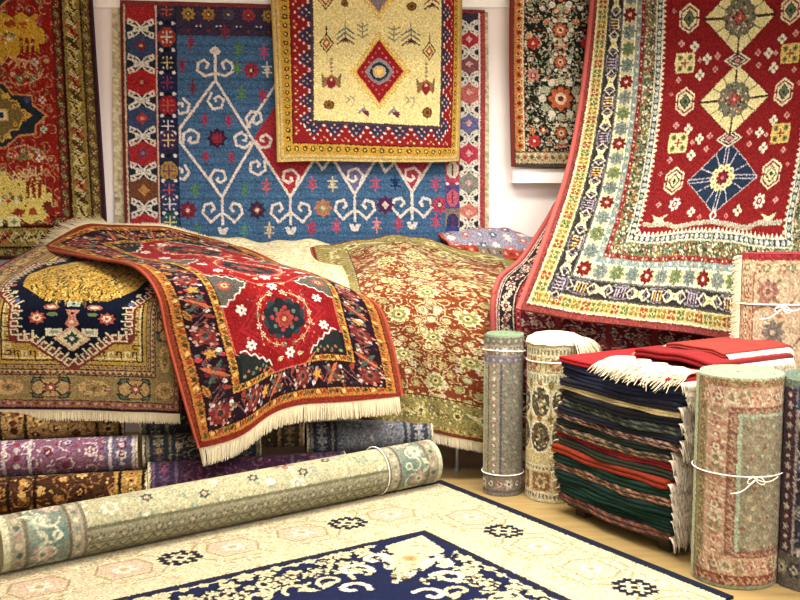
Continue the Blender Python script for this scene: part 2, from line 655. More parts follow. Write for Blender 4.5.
def fringe(name, edge, out, length, parent, mat=None, step=.007, width=.0035, droop=.6, seed=5, jit=.3, curl_=.25, seg=5, thick=1):
    """dense cotton threads from an edge polyline (world points); out = unit vectors per point"""
    r_ = random.Random(seed)
    edge = np.asarray(edge, float)
    out = np.asarray(out, float)
    if out.ndim == 1:
        out = np.tile(out, (len(edge), 1))
    dl = np.linalg.norm(np.diff(edge, axis=0), axis=1)
    cum = np.concatenate([[0], np.cumsum(dl)])
    n = int(cum[-1] / step) * thick
    Vs, Fs = [], []
    gz = np.array([0, 0, -1.0])
    for i in range(n):
        s = (i + r_.random() * .8) / n * cum[-1]
        k = min(len(dl) - 1, max(0, int(np.searchsorted(cum, s) - 1)))
        t = (s - cum[k]) / (dl[k] + 1e-9)
        p = edge[k] * (1 - t) + edge[k + 1] * t
        o = out[k] * (1 - t) + out[k + 1] * t
        tan = (edge[k + 1] - edge[k]) / (dl[k] + 1e-9)
        L = length * (1 + r_.uniform(-jit, jit))
        sw = r_.uniform(-curl_, curl_)
        d0 = o + tan * sw * .6 + np.cross(o, tan) * r_.uniform(-.12, .12)
        base = len(Vs)
        pos = p.copy()
        w = width * r_.uniform(.7, 1.2)
        side = tan
        nrm = np.cross(side, d0); nrm /= (np.linalg.norm(nrm) + 1e-9)
        for j in range(seg):
            f = j / (seg - 1)
            dd = d0 * (1 - droop * f) + gz * droop * f + tan * sw * math.sin(f * 5 + s * 9) * .7
            dd /= np.linalg.norm(dd) + 1e-9
            if j:
                pos = pos + dd * L / (seg - 1)
            ww = w * (1 - .35 * f)
            for a in range(3):
                an = 2 * math.pi * a / 3
                q = pos + side * math.cos(an) * ww + nrm * math.sin(an) * ww * .8
                Vs.append(q)
        for j in range(seg - 1):
            for a in range(3):
                Fs.append((base + j * 3 + a, base + j * 3 + (a + 1) % 3, base + (j + 1) * 3 + (a + 1) % 3, base + (j + 1) * 3 + a))
    V = rebase(parent, np.array(Vs))
    return mesh_obj(name, V, np.array(Fs), mat or M_FR, parent)


def hang_fringe(name, sh, length, parent, which=-1, a=0.0, b=1.0, **kw):
    """fringe off the last (which=-1) or first (0) row of a sheet"""
    S = sh.S
    e = S[which]
    o = S[-1] - S[-4] if which == -1 else S[0] - S[3]
    o = o / (np.linalg.norm(o, axis=1, keepdims=True) + 1e-9)
    e = e - sh.N[which] * .006
    i0, i1 = int(a * len(e)), int(b * len(e))
    return fringe(name, e[i0:i1:4], o[i0:i1:4], length, parent, **kw)


def selvedge(sh, parent, mat, r=.008, sides=(0, -1), flat=.8):
    """the overcast cord along the long edges of a rug"""
    for sd in sides:
        e = sh.S[:, sd]; n = sh.N[:, sd]
        pts = [tuple(e[i] - n[i] * .006) for i in list(range(0, len(e) - 1, 5)) + [len(e) - 1]]
        v, f = tube(pts, r, 8)
        mesh_obj('selvedge', rebase(parent, v), f, mat, parent, smooth=True)


def roll(name, p0, p1, R, cv, label, cat='rug', group=None, th0=math.pi, e1=None, turns=5, pitch=.0165, back='#b9a890',
         squash=1.0, seed=1, ends=None, coil='#9fb091', wob=0.0, partname='rolled_pile'):
    """a rug rolled up: spiral section from p0 to p1. cv.x runs round from the free edge, cv.y runs p0->p1"""
    p0 = Vector(p0); p1 = Vector(p1)
    ax = (p1 - p0); L = ax.length; ax.normalize()
    if e1 is None:
        e1 = Vector((1, 0, 0))
    e1 = Vector(e1); e1 = (e1 - ax * e1.dot(ax)).normalized()
    e2 = Vector((0, 1, 0)) if abs(ax.z) > .8 else Vector((0, 0, 1))
    e2 = (e2 - ax * e2.dot(ax) - e1 * e2.dot(e1)).normalized()
    lo = min((p0.z, p1.z))
    base = (p0 if p0.z < p1.z else p1) if abs(ax.z) > .8 else (p0 + p1) / 2 - Vector((0, 0, R))
    root = thing(name, base, label, cat, group)
    im = cv.small(); im = im * knotnoise(im.shape[0], im.shape[1], seed)
    ny, nx = im.shape[:2]
    a0, A, E1, E2 = np.array(p0), np.array(ax), np.array(e1), np.array(e2)
    tk = pitch * .86

    def pos(th, r, s):
        w = 1 + wob * np.sin(2 * th + 1) + wob * .6 * np.sin(3 * th)
        th = np.asarray(th)[..., None]; r = np.asarray(r * w)[..., None]; s = np.asarray(s)[..., None]
        return a0 + A * s + E1 * (r * np.cos(th)) + E2 * (r * np.sin(th) * squash)
    # outer turn
    th = th0 + np.arange(nx) / (nx - 1) * 2 * math.pi
    r = R - pitch * (th - th0) / (2 * math.pi)
    s = np.linspace(0, L, ny)
    TH, S_ = np.meshgrid(th, s); RR, _ = np.meshgrid(r, s)
    g = pos(TH, RR, S_)
    idx = np.arange(ny * nx).reshape(ny, nx)
    q = np.stack([idx[:-1, :-1], idx[1:, :-1], idx[1:, 1:], idx[:-1, 1:]], -1).reshape(-1, 4)
    cols = lin(np.clip(im, 0, 1)).reshape(-1, 3) * cv.gain
    V = [g.reshape(-1, 3)]; C = [cols]; Fq = [q]
    base = ny * nx
    # the wound ribbon (all turns), ends show as coils
    nt_ = int(turns * 40)
    th = th0 + np.linspace(0, turns * 2 * math.pi, nt_)
    r = R - .0006 - pitch * (th - th0) / (2 * math.pi)
    g_ = np.random.default_rng(seed)
    lip = .0025 * np.sin(th * 1.3 + seed) + .002 * np.sin(th * 3.1)
    ring = []
    for (rr, ss) in ((r, lip * 0), (r - tk, lip * 0), (r - tk, L + lip * 0), (r, L + lip * 0)):
        ring.append(pos(th, rr, ss * np.ones(nt_) if np.ndim(ss) else ss))
    Rg = np.stack(ring, 1)   # nt,4,3
    ii = base + np.arange(nt_ * 4).reshape(nt_, 4)
    fs = []
    for k in range(4):
        kk = (k + 1) % 4
        fs.append(np.stack([ii[:-1, k], ii[1:, k], ii[1:, kk], ii[:-1, kk]], -1))
    fs.append(np.array([[ii[0, 0], ii[0, 1], ii[0, 2], ii[0, 3]], [ii[-1, 0], ii[-1, 1], ii[-1, 2], ii[-1, 3]]]))
    V.append(Rg.reshape(-1, 3)); Fq.append(np.concatenate(fs))
    cc = np.tile(lin(hx(coil)) * .45, (nt_ * 4, 1)) * (1 + .12 * np.sin(np.repeat(th, 4) * 2.3)[:, None])
    C.append(np.clip(cc, 0, 1))
    o = mesh_obj(partname, rebase(root, np.concatenate(V)), np.concatenate(Fq), PILE, root, np.concatenate(C).astype(np.float32), smooth=True)
    info = dict(root=root, p0=p0, ax=ax, L=L, R=R, e1=e1, e2=e2, squash=squash, wob=wob)
    return info


def ring_string(info, s, r=.0035, bow=None, name='string', tilt=0.0, mat=None, w=1.0):
    """string tied round a roll at axial distance s; bow = angle of the knot"""
    R = info['R'] + r * .7
    pts = []
    for k in range(56):
        a = 2 * math.pi * k / 56
        wv = 1 + info['wob'] * math.sin(2 * a + 1) + info['wob'] * .6 * math.sin(3 * a)
        c = info['p0'] + info['ax'] * (s + tilt * math.cos(a - 1.2))
        pts.append(c + info['e1'] * R * wv * math.cos(a) + info['e2'] * R * wv * math.sin(a) * info['squash'])
    mb = MB(); mb.add(tube(pts, r, 6, True))
    if bow is not None:
        c = info['p0'] + info['ax'] * s
        n = info['e1'] * math.cos(bow) + info['e2'] * math.sin(bow)
        t = info['ax'].cross(n).normalized()
        k0 = c + n * (R + .004)
        dn = info['ax']
        if t.x < 0:
            t = -t
        dn = Vector((0, 0, -1)) if abs(dn.z) > .5 else dn

        def loop(dx, dz, sc, tail):
            out = []
            if tail:
                for j in range(9):
                    f = j / 8
                    out.append(k0 + n * (.004 + .006 * math.sin(f * 3)) + t * dx * f * sc + dn * (dz * f * sc + .02 * math.sin(f * 3.1) * sc))
            else:
                for j in range(17):
                    f = j / 16 * 2 * math.pi
                    out.append(k0 + n * .008 + t * sc * (dx * .5 * (1 - math.cos(f))) + dn * sc * (dz * .5 * (1 - math.cos(f)) + .35 * math.sin(f) * abs(dx)))
            return out
        mb.add(tube(loop(.045, .02, w, False), r * .9, 6))
        mb.add(tube(loop(-.04, .015, w, False), r * .9, 6))
        mb.add(tube(loop(.11, -.01, w, True), r * .9, 6))
        mb.add(tube(loop(-.12, .07, w, True), r * .9, 6))
        kn = [k0 + n * .006 + t * .006 * math.cos(a) + dn * .006 * math.sin(a) for a in [i * .9 for i in range(8)]]
        mb.add(tube(kn, r * 1.1, 6))
    return mb.build(name, mat or M_STRING, info['root'], smooth=True)

# ================================================================== DESIGNS
def d_kilim():
    """blue flat-weave with white hooked lattice (photo units)"""
    c = CV(365, 256, 1.35, '#3f6f9f', 122, 0)
    FX0, FX1 = 178, 447
    # field: many-toned blue weaving
    r_ = random.Random(4)
    for k in range(60):
        y = k * 4.3
        c.rect(FX0, y, FX1, y + 2.2, ['#42638c', '#486f9c', '#3d5f86', '#4468 94'.replace(' ', '')][k % 4])
    # top end band
    c.rect(158, 0, 450, 34, '#3f3550')
    for i, x in enumerate(range(190, 446, 20)):
        cc = ['#b08a3a', '#a8762f', '#4b4a66', '#b0303c'][i % 4]
        star(c, x, 12, 7.5, cc, 8, .7); c.dia(x, 12, 3.4, 3.4, '#4a3a44'); c.circ(x, 12, 1.4, '#d9b36a')
        c.circ(x + 10, 26, 2.2, '#283055'); c.circ(x + 8, 24, .9, '#e8e0d8'); c.circ(x + 12, 24, .9, '#e8e0d8')
        c.circ(x, 29, 1.5, '#8a2f3c')
    c.rag = .22; c.tone = .08; c.gain = .7
    W_ = '#ecdcd4'
    wl = 2.7

    def hookS(x, y, r, a0, t):
        """angular hook ending in a small square curl"""
        pts = [(x + q * r * math.cos(a0 + t * k * math.pi / 2.6), y + q * r * math.sin(a0 + t * k * math.pi / 2.6))
               for k, q in enumerate((1, .98, .95, .9, .8, .55, .3))]
        c.line(pts, wl, W_)

    def anchor(x, y):
        c.line([(x, y), (x, y + 36)], wl, W_)
        for s in (-1, 1):
            c.line([(x, y + 16), (x + s * 4, y + 18), (x + s * 12, y + 25), (x + s * 20, y + 16), (x + s * 18, y + 8), (x + s * 11, y + 6),
                    (x + s * 8, y + 11), (x + s * 11, y + 14)], wl, W_)
        c.poly([(x - 6, y + 30), (x + 6, y + 30), (x + 3, y + 37), (x - 3, y + 37)], W_)
        c.poly([(x - 2.5, y + 28), (x + 2.5, y + 28), (x, y + 33)], '#476f9d')

    # red and lilac fills of the lattice
    red = '#b8303a'
    c.poly([(280, 100), (257, 132), (253, 142), (290, 196), (312, 163), (312, 100)], red)
    c.poly([(330, 100), (334, 160), (355, 193), (375, 163), (380, 100)], '#6d6f9f')
    c.poly([(390, 100), (394, 160), (413, 192), (432, 163), (436, 100)], '#b83a50')
    # diamonds
    def dl(pts):
        c.line(pts, wl, W_)
    dl([(216, 79), (180, 128), (180, 142), (221, 197), (254, 141), (216, 79)])
    dl([(216, 46), (216, 79)])
    for s in (-1, 1):
        c.line([(216, 72), (216 + s * 10, 75), (216 + s * 18, 70), (216 + s * 17, 62), (216 + s * 11, 59), (216 + s * 7, 62), (216 + s * 9, 67)], wl, W_)
    c.poly([(210, 50), (213, 46), (219, 46), (222, 50), (219, 53), (213, 53)], W_)
    dl([(247, 127), (262, 105), (280, 78)])
    dl([(254, 141), (290, 197), (312, 163), (328, 138)])
    dl([(316, 160), (323, 169), (330, 160)])
    dl([(328, 150), (355, 194), (376, 160), (384, 150)])
    dl([(380, 160), (386, 172), (393, 165), (397, 160)])
    dl([(394, 160), (413, 192), (434, 160), (444, 150)])
    # curls on the lattice lines
    def curlh(x, y, r, a0, t):
        pts = []
        for k in range(8):
            a = a0 + t * k * math.pi / 3
            rr = r * (1, 1, 1, .95, .8, .55, .35, .1)[k]
            pts.append((x + rr * math.cos(a), y + rr * math.sin(a)))
        c.line(pts, wl, W_)
    curlh(217, 100, 9, -2.2, -1)
    curlh(191, 138, 9, 2.6, 1)
    curlh(218, 178, 9, 2.2, 1)
    curlh(243, 139, 9, .3, 1)
    curlh(255, 119, 9, 2.2, 1)
    curlh(264, 140, 8, 3.0, -1)
    curlh(257, 166, 9, -.6, 1)
    curlh(290, 178, 9, .8, -1)
    curlh(355, 177, 9, .8, -1)
    curlh(413, 176, 9, .8, -1)
    curlh(182, 106, 8, -1.3, 1)
    curlh(180, 172, 8, -1.0, 1)
    for x, y in ((221, 197), (290, 197), (355, 194), (413, 192)):
        anchor(x, y)
    # small filler motifs
    def fl(x, y, r, a, b):
        star(c, x, y, r, a, 4, .6); star(c, x, y, r, a, 4, .6, math.pi / 4); c.dia(x, y, r * .4, r * .4, b)

    def cr(x, y, r, a):
        c.line([(x, y - r), (x, y + r)], 1.6, a); c.line([(x - r * .6, y - r * .4), (x + r * .6, y - r * .4)], 1.6, a)
        c.line([(x - r * .6, y + r * .4), (x + r * .6, y + r * .4)], 1.6, a)
        c.dia(x, y, r * .42, r * .5, a)
    fl(217, 138, 11, '#3c2238', '#5a3048'); fl(217, 138, 7, '#8a2840', '#a83048')
    for x, y in ((205, 119), (229, 120), (205, 156), (231, 157)):
        cr(x, y, 6, '#a83454'); 
    fl(252, 69, 9, '#a02a3c', '#2f2b45'); c.circ(252, 69, 1.6, '#e8d8a0')
    for x, y, k in ((192, 41, '#8e2f48'), (183, 64, '#8e2840'), (193, 87, '#75304e'), (265, 50, '#c04a80'), (263, 94, '#b03450'), (240, 48, '#5a8a50'),
                    (238, 66, '#5a8a50'), (242, 93, '#5a8a50'), (268, 68, '#e8d8c8'), (226, 30, '#88304a'), (194, 190, '#5a8a4a'), (244, 190, '#4e7f62'),
                    (266, 186, '#c05a50'), (195, 230, '#4e8068'), (243, 230, '#4e8a78'), (268, 230, '#cdb890'), (311, 228, '#b83a58'), (336, 226, '#c85070'),
                    (377, 225, '#d88890'), (399, 224, '#c0466c'), (312, 184, '#c05068'), (333, 184, '#d8c8a0'), (376, 184, '#c05078'), (396, 183, '#1f3566'),
                    (437, 184, '#b84a72'), (437, 222, '#c04a70'), (184, 240, '#4e8068')):
        cr(x, y, 7.5, k)
    for x, y, a, b in ((186, 210, '#7a2840', '#b83850'), (256, 210, '#40304a', '#b05048'), (323, 208, '#b87a58', '#7fae78'), (386, 205, '#5a2a58', '#e8c8c8'),
                       (441, 205, '#b8405c', '#5a3060')):
        fl(x, y, 10, a, b); c.circ(x, y, 2, '#e8c8b0')
    # left bands
    c.rect(122, 0, 127, 256, '#7a3026'); c.rect(125, 0, 127, 256, '#d8b79a')
    c.rect(127, 0, 157, 256, '#34405e')
    cells = [(12, '#b02a2c', None), (45, '#3a4a6e', '#7a2a3c'), (82, '#b8262a', '#a01f2a'), (118, '#3c4a72', '#c0343c'), (153, '#b02a2e', '#7e3c58'), (190, '#7a4a34', '#c88a3c'), (224, '#b8303a', None)]
    for y, a, b in cells:
        c.rect(128, y - 17, 156, y + 17, a)
        if b:
            star(c, 142, y, 6.5, b, 4, .6); c.circ(142, y, 1.8, '#c88a6a' if b != '#7e3c58' else '#8a6a88')
    dk = '#28313c'
    def hookmotif(x, y, w, h):
        """white winged motif with eyes"""
        c.rect(x - w, y - h * .6, x + w, y + h * .6, dk)
        wc = '#e9e2cf'
        for sx in (-1, 1):
            c.line([(x, y), (x + sx * w * .45, y - h * .3), (x + sx * w * .45, y + h * .3), (x, y)], 2.2, wc)
            for sy in (-1, 1):
                c.line([(x + sx * w * .4, y + sy * h * .25), (x + sx * w * .9, y + sy * h * .55), (x + sx * w * .85, y + sy * h * 1.05),
                        (x + sx * w * .5, y + sy * h * .8), (x + sx * w * .7, y + sy * h * .5)], 2.0, wc)
                c.line([(x, y + sy * h * .15), (x + sx * w * .35, y + sy * h * .75)], 1.7, wc)
            c.circ(x + sx * w * .22, y, 1.2, dk)
        c.line([(x - w * .4, y), (x + w * .4, y)], 1.2, wc)
    for y in (28, 63.5, 100, 136, 171.5, 208, 244):
        hookmotif(142, y, 14, 9)
    c.rect(156.5, 0, 158.5, 256, '#d8a79a')
    c.rect(158.5, 0, 178, 256, '#2c2c4a')
    sb = [(8, '#463a4c'), (36, '#a8402e'), (62, '#20263c'), (82, '#22305a'), (105, '#a02834'), (126, '#23284a'), (140, '#4a2c58'), (171, '#a8873e'), (190, '#24406a'), (204, '#33406a'), (222, '#2a5a68'), (240, '#b08a58')]
    for i, (y, a) in enumerate(sb):
        c.poly([(168 + 9.4 * math.cos(t), y + 10.5 * math.sin(t)) for t in [math.pi / 8 + k * math.pi / 4 for k in range(8)]], a)
        b = ['#c8524a', '#d8d0d8', '#e8c890', '#8a3a68'][i % 4]
        c.line([(168, y - 6), (168, y + 6)], 1.4, b); c.line([(162, y), (174, y)], 1.4, b)
        for sx in (-4, 4):
            for sy in (-5, 5):
                c.circ(168 + sx, y + sy, 1.1, b)
        if i < len(sb) - 1:
            ym = (y + sb[i + 1][0]) / 2
            c.circ(162, ym, 1.9, '#eef0f4'); c.circ(174.5, ym, 1.9, '#eef0f4')
            c.dia(168, ym, 4, 3, '#16202e')
    # right bands
    c.rect(447, 0, 461, 256, '#a03450')
    for i, (y, a) in enumerate([(20, '#6a4a8a'), (50, '#b03a5a'), (80, '#5a5a9a'), (110, '#a04468'), (140, '#6060a0'), (170, '#c04060'), (198, '#5a4a8a'), (222, '#8a7a6a'), (240, '#2c4a90')]):
        c.rect(447, y - 13, 461, y + 13, a)
        c.poly([(454 + 6.4 * math.cos(t), y + 9 * math.sin(t)) for t in [math.pi / 8 + k * math.pi / 4 for k in range(8)]], ['#c85a70', '#3a3a70', '#e0d0b8'][i % 3])
        c.line([(454, y - 5), (454, y + 5)], 1.4, '#7a3050'); c.circ(449, y + 14, 1.8, '#f2f2f6'); c.circ(459, y + 14, 1.8, '#f2f2f6')
    c.rect(461, 0, 480, 256, '#40384e')
    for y, a in ((33, '#b8303c'), (60, '#8a5058'), (90, '#cf6a62'), (122, '#6a6aa0'), (153, '#c83a58'), (183, '#8e8c86'), (213, '#d87a6e'), (240, '#9a8ab0')):
        c.rect(461, y - 13, 480, y + 13, a); star(c, 470.5, y, 4, '#e0a8a0', 4, .6)
    for y in (20, 47, 76, 108, 138, 168, 198.5, 224, 250):
        hookmotif(470.5, y, 9.3, 8)
    c.rect(480, 0, 482, 256, '#f0dcd4'); c.rect(482, 0, 487, 256, '#b04848')
    c.rect(122, 0, 487, 4, '#8a3a3a')
    c.rect(178, 247, 460, 256, '#5c4278')
    return c


def d_yellow():
    """cream-yellow field rug with red lozenge (photo units)"""
    c = CV(203, 236, 1.45, '#ecdb93', 275, -72); c.gain = .84; c.tone = .05
    X0, Y0, X1, Y1 = 275, -72, 478, 164
    c.frame(0, 8, '#c9b06a'); c.frame(2.5, 3.5, '#a88c50')
    c.frame(6.5, 17, '#c0922f')
    def g(x, y, a, i):
        star(c, x, y, 3.3, '#4a1c1c' if i % 2 else '#2f3a2c', 8, .6); c.circ(x, y, 1.1, '#e0b850')
    c.along(11.5, 8.5, g)
    c.frame(16, 17.2, '#3c1a18')
    c.frame(17, 38, '#8e1c20')
    def m(x, y, a, i):
        # navy stepped triangles from the inner edge, white-dotted outline
        pts = [(-10, 10), (-7, 4), (-4, 0), (0, -4), (4, 0), (7, 4), (10, 10)]
        c.poly(rot(pts, x, y, a), '#30304c')
        for u, v in ((-10, 6), (-7, 1), (-4, -3), (0, -7), (4, -3), (7, 1), (10, 6)):
            q = rot([(u, v)], x, y, a)[0]; c.circ(q[0], q[1], 1.15, '#d6cfc0')
        for u, v, k in ((-3, 4, '#c87a90'), (3, 4, '#c0a0a0'), (0, 0, '#8a9ab0'), (0, 7, '#d0b060')):
            q = rot([(u, v)], x, y, a)[0]; c.circ(q[0], q[1], 1.1, k)
    def m2(x, y, a, i):
        for u, v, k in ((0, -6, '#d87a70'), (-3, -8, '#e0b060'), (3, -8, '#d87a70')):
            q = rot([(u, v)], x, y, a)[0]; c.circ(q[0], q[1], 1.1, k)
    c.along(28, 22, m, corners=False)
    c.along(28, 22, m2)
    c.frame(36.5, 39, '#4a3a48')
    c.rect(X0 + 39, Y0 + 39, X1 - 39, Y1 - 39, '#ecdb93')
    # central lozenge and its partner above
    for cy, core in ((71, 1), (-20, 0)):
        for k in range(28):
            t = k / 28 * 4
            q = int(t); f = t - q
            P4 = [(0, -1), (1, 0), (0, 1), (-1, 0), (0, -1)]
            x = P4[q][0] * (1 - f) + P4[q + 1][0] * f; y = P4[q][1] * (1 - f) + P4[q + 1][1] * f
            rosette(c, 378 + x * 26, cy + y * 36, 3.2, '#dcae42', '#e8c05a', '#f0d890', 5)
        c.dia(378, cy, 25, 34, '#e9b24e')
        c.dia(378, cy, 22.5, 32, '#9c1c26' if core else '#7c7480')
        for k in range(20):
            t = k / 20 * 4; q = int(t); f = t - q
            x = P4[q][0] * (1 - f) + P4[q + 1][0] * f; y = P4[q][1] * (1 - f) + P4[q + 1][1] * f
            c.circ(378 + x * 16.5, cy + y * 23, .9, '#d87060')
        c.poly([(378 - 14, cy), (378 - 8, cy - 9), (378, cy - 14), (378 + 8, cy - 9), (378 + 14, cy), (378 + 8, cy + 9), (378, cy + 14), (378 - 8, cy + 9)], '#8d8490')
        c.poly([(378 - 10, cy), (378 - 6, cy - 7), (378, cy - 10), (378 + 6, cy - 7), (378 + 10, cy), (378 + 6, cy + 7), (378, cy + 10), (378 - 6, cy + 7)], '#2c3438')
        c.circ(378, cy, 6.5, '#b0a8a0'); star(c, 378, cy, 5.4, '#f0b850', 8, .75); c.circ(378, cy, 2, '#f7dc90')
    dkr = '#7a3a22'
    def lamp(x, y):
        c.line([(x, y - 16), (x, y - 6)], 1.3, '#5a4030')
        c.dia(x, y, 7.5, 10, '#5a3028'); c.dia(x, y, 5.8, 8, '#f0d880'); c.dia(x, y, 4.2, 6, '#b05038'); c.dia(x, y, 2, 3, '#f0dca0')
    def tree(x, y, k='#6a6a70'):
        c.line([(x, y - 16), (x, y + 5)], 1.1, k)
        for j in range(3):
            for s in (-1, 1):
                c.line([(x, y - 9 + j * 5), (x + s * 8, y - 3 + j * 5)], 1.5, k if j < 2 else '#5a3036')
        c.poly([(x, y), (x + 4, y + 7), (x, y + 4), (x - 4, y + 7)], '#5a2a38')
    def bird(x, y):
        c.poly([(x - 10, y - 8), (x - 6, y - 3), (x, y - 7), (x + 6, y - 3), (x + 10, y - 8), (x + 8, y + 8), (x + 3, y + 3), (x, y + 10), (x - 3, y + 3), (x - 8, y + 8)], '#9a6a48')
        c.ell(x, y + 2, 4.5, 6, '#8a2430'); c.circ(x, y - 1, 1.5, '#e0c070')
        for s in (-1, 1):
            c.line([(x + s * 9, y - 7), (x + s * 8.5, y + 6)], 1.3, '#6a6a48')
        for j in range(4):
            c.circ(x, y - 10 - j * 4, 1.5, '#a08a68')
    def disc(x, y, r=6):
        star(c, x, y, r, '#6e4a20', 8, .85); c.circ(x, y, r * .6, '#8c5a28'); c.circ(x, y, r * .3, '#5a3a18')
    def bud(x, y, s=1):
        c.line([(x, y - 8), (x, y + 8)], 1.1, '#8a8060')
        for j in range(3):
            c.line([(x - 5, y - 6 + j * 5), (x, y - 3 + j * 5), (x + 5, y - 6 + j * 5)], 1.5, '#8f8f6a')
    lamp(326, 42); lamp(425, 51); tree(345, 36); tree(407, 38); bud(362, 30); bud(392, 33)
    bird(331, 80); bird(422, 86); disc(329, 107); disc(424, 112)
    for x, s in ((349, 1), (406, -1)):
        c.line([(x - 4, 97), (x, 100), (x - 3, 104)], 1.4, '#a8a070'); c.line([(x + 1, 97), (x + 5, 101), (x + 2, 108)], 1.4, '#b8a080'); c.circ(x + 4, 98, 1.4, '#9aa080')
    for x in (363, 392):
        for s in (-1, 1):
            c.line([(x, 110), (x + s * 5, 115)], 2.2, '#8a7a90')
        c.poly([(x - 2, 113), (x + 4, 112), (x + 5, 119), (x + 1, 117)], '#6a2f38'); c.line([(x, 106), (x, 110)], 1, '#8a7050')
    disc(408, 6, 5); tree(428, 2, '#8a3038'); lamp(326, 0); bud(345, -8); disc(345, 3, 4)
    for x, y in ((326, -30), (425, -30)):
        bird(x, y)
    return c


def d_leftwall():
    """maroon and gold wall rug, medallion centred at x=3 (photo units)"""
    c = CV(202, 330, 1.3, '#8e1f1a', -98, -70); c.gain = .76
    ox, oy, W, H = -98, -70, 202, 330
    CX = 3
    c.frame(0, 3, '#3c1e2c')
    scrollband(c, 3, 13, '#5c4a26', '#b09a58', [('#b8a060', '#6a2a20', '#d8c890'), ('#8a7a40', '#c0a860', '#30281c')], seed=2, edge='#3a1c14', sp=9)
    # main border: olive-gold angular leaves
    c.frame(13, 33, '#8f7838')
    def mb(x, y, a, i):
        k = ['#c8b060', '#a08c48', '#b0402c', '#4a3a1c'][i % 4]
        c.poly(rot([(-7, -8), (0, -3), (7, -8), (3, 0), (7, 8), (0, 3), (-7, 8), (-3, 0)], x, y, a), k)
        c.line(rot([(-9, -6), (-3, 2), (4, -2), (9, 7)], x, y, a), 1.4, '#3a2414')
        c.line(rot([(-9, 6), (-4, -4), (2, 5), (8, -6)], x, y, a), 1.1, '#d8c888')
        q = rot([(0, 0)], x, y, a)[0]; c.circ(q[0], q[1], 1.7, '#5a1f18')
    c.along(23, 13, mb)
    c.frame(12.3, 13.6, '#2e1a12'); c.frame(32.4, 33.6, '#2e1a12')
    scrollband(c, 34, 44, '#6a2420', '#a88c50', [('#b09858', '#7a1f1c', '#e0cf90'), ('#58603c', '#c0a860', '#401814')], seed=8, edge='#33140f', sp=9)
    c.rect(ox + 44, oy + 44, ox + W - 44, oy + H - 44, '#9c1d18')
    floral(c, ox + 44, oy + 44, ox + W - 44, oy + H - 44, ['#a83a28', '#6f7a4c', '#c87848', '#5a2a3c', '#b8a070', '#7a1c18'], '#c88860', 12, seed=91, leafc='#7d4a2c', big=.8)
    def both(fn):
        for s in (-1, 1):
            fn(s)
    def medallion(cy):
        out = [(0, -33), (5, -31), (12, -21), (32, -20), (33, -10), (47, 0), (35, 10), (34, 19), (18, 20), (5, 31), (0, 33)]
        pts = [(CX + x, cy + y) for x, y in out] + [(CX - x, cy + y) for x, y in out[::-1]]
        c.poly(pts, '#26303a'); c.line(pts, 1.9, '#d98a4a', True)
        inn = [(0, -27), (9, -15), (17, -14), (20, -6), (31, 0), (20, 6), (17, 14), (9, 15), (0, 27)]
        pts = [(CX + x, cy + y) for x, y in inn] + [(CX - x, cy + y) for x, y in inn[::-1]]
        c.poly(pts, '#7c6a3a'); c.line(pts, 1.5, '#e0b048', True)
        for s in (-1, 1):
            for x, y in ((14, -9), (14, 9), (23, -4), (23, 4), (26, 0)):
                c.circ(CX + s * x, cy + y, 2.4, '#e0a63c'); c.circ(CX + s * x, cy + y, 1, '#8a2a20')
            for y in (-20, 20):
                c.poly([(CX + s * 1, cy + y), (CX + s * 8, cy + y - 3), (CX + s * 11, cy + y + 3), (CX + s * 3, cy + y + 4)], '#e0b648')
            c.circ(CX + s * 27, cy - 15, 3, '#4a4a86')
        c.rect(CX - 7, cy - 6, CX + 7, cy + 6, '#e0b048'); c.rect(CX - 5, cy - 4.5, CX + 5, cy + 4.5, '#efe6c8'); c.rect(CX - 2.5, cy - 2.5, CX + 2.5, cy + 2.5, '#26303a')
    def cloud(cy, s, col, light):
        """yellow ragged bar with comb-like cut-outs; s=+1 combs point down"""
        out = [(0, -24), (7, -28), (14, -23), (22, -29), (30, -24), (36, -28), (40, -20), (36, -15), (43, -10), (43, 4), (38, 4), (38, 12), (20, 13), (14, 20), (7, 16), (0, 27)]
        out = [(x * 1.14, y) for x, y in out]
        pts = [(CX + x, cy + s * y) for x, y in out] + [(CX - x, cy + s * y) for x, y in out[::-1]]
        c.poly(pts, col); c.line(pts, 1.1, '#6a2014', True)
        for q in (-1, 1):
            for k in range(3):
                c.rect(CX + q * (24 + k * 6) - 1.6, min(cy - s * 2, cy + s * 13), CX + q * (24 + k * 6) + 1.6, max(cy - s * 2, cy + s * 13), '#8c2418')
            c.poly([(CX + q * 6, cy - s * 17), (CX + q * 16, cy - s * 21), (CX + q * 22, cy - s * 14), (CX + q * 12, cy - s * 12)], '#9c3a1c')
            c.poly([(CX + q * 24, cy - s * 18), (CX + q * 33, cy - s * 19), (CX + q * 30, cy - s * 11), (CX + q * 25, cy - s * 12)], '#a84a20')
            for k in range(4):
                c.line([(CX + q * (3 + k * 7), cy + s * (24 + k)), (CX + q * (10 + k * 7), cy + s * (16 + k * 1.5)), (CX + q * (18 + k * 7), cy + s * (20 + k)), (CX + q * (21 + k * 6), cy + s * (27 + k))], 1.7, light)
        for k in range(9):
            star(c, CX - 16 + k * 4, cy - s * 3 + (k % 2) * 4 - 2, 3.2, ['#6a7c74', '#c8503c', '#4c5a4c', '#e8e0c0'][k % 4], 6, .6)
        c.clutter((CX - 40, cy - 24, CX + 40, cy + 10), [col, col, '#a8641c', '#7a4a1c', '#f0dc90'], 170, .5, 1.3, int(cy))
    for cy in (-25 - 0, 115):
        medallion(cy)
    cloud(40, 1, '#d0a028', '#e0a070')
    cloud(196, -1, '#e9cf66', '#e8b888')
    c.poly([(CX - 3, 56), (CX + 3, 56), (CX + 6, 62), (CX - 6, 62)], '#e0b040')
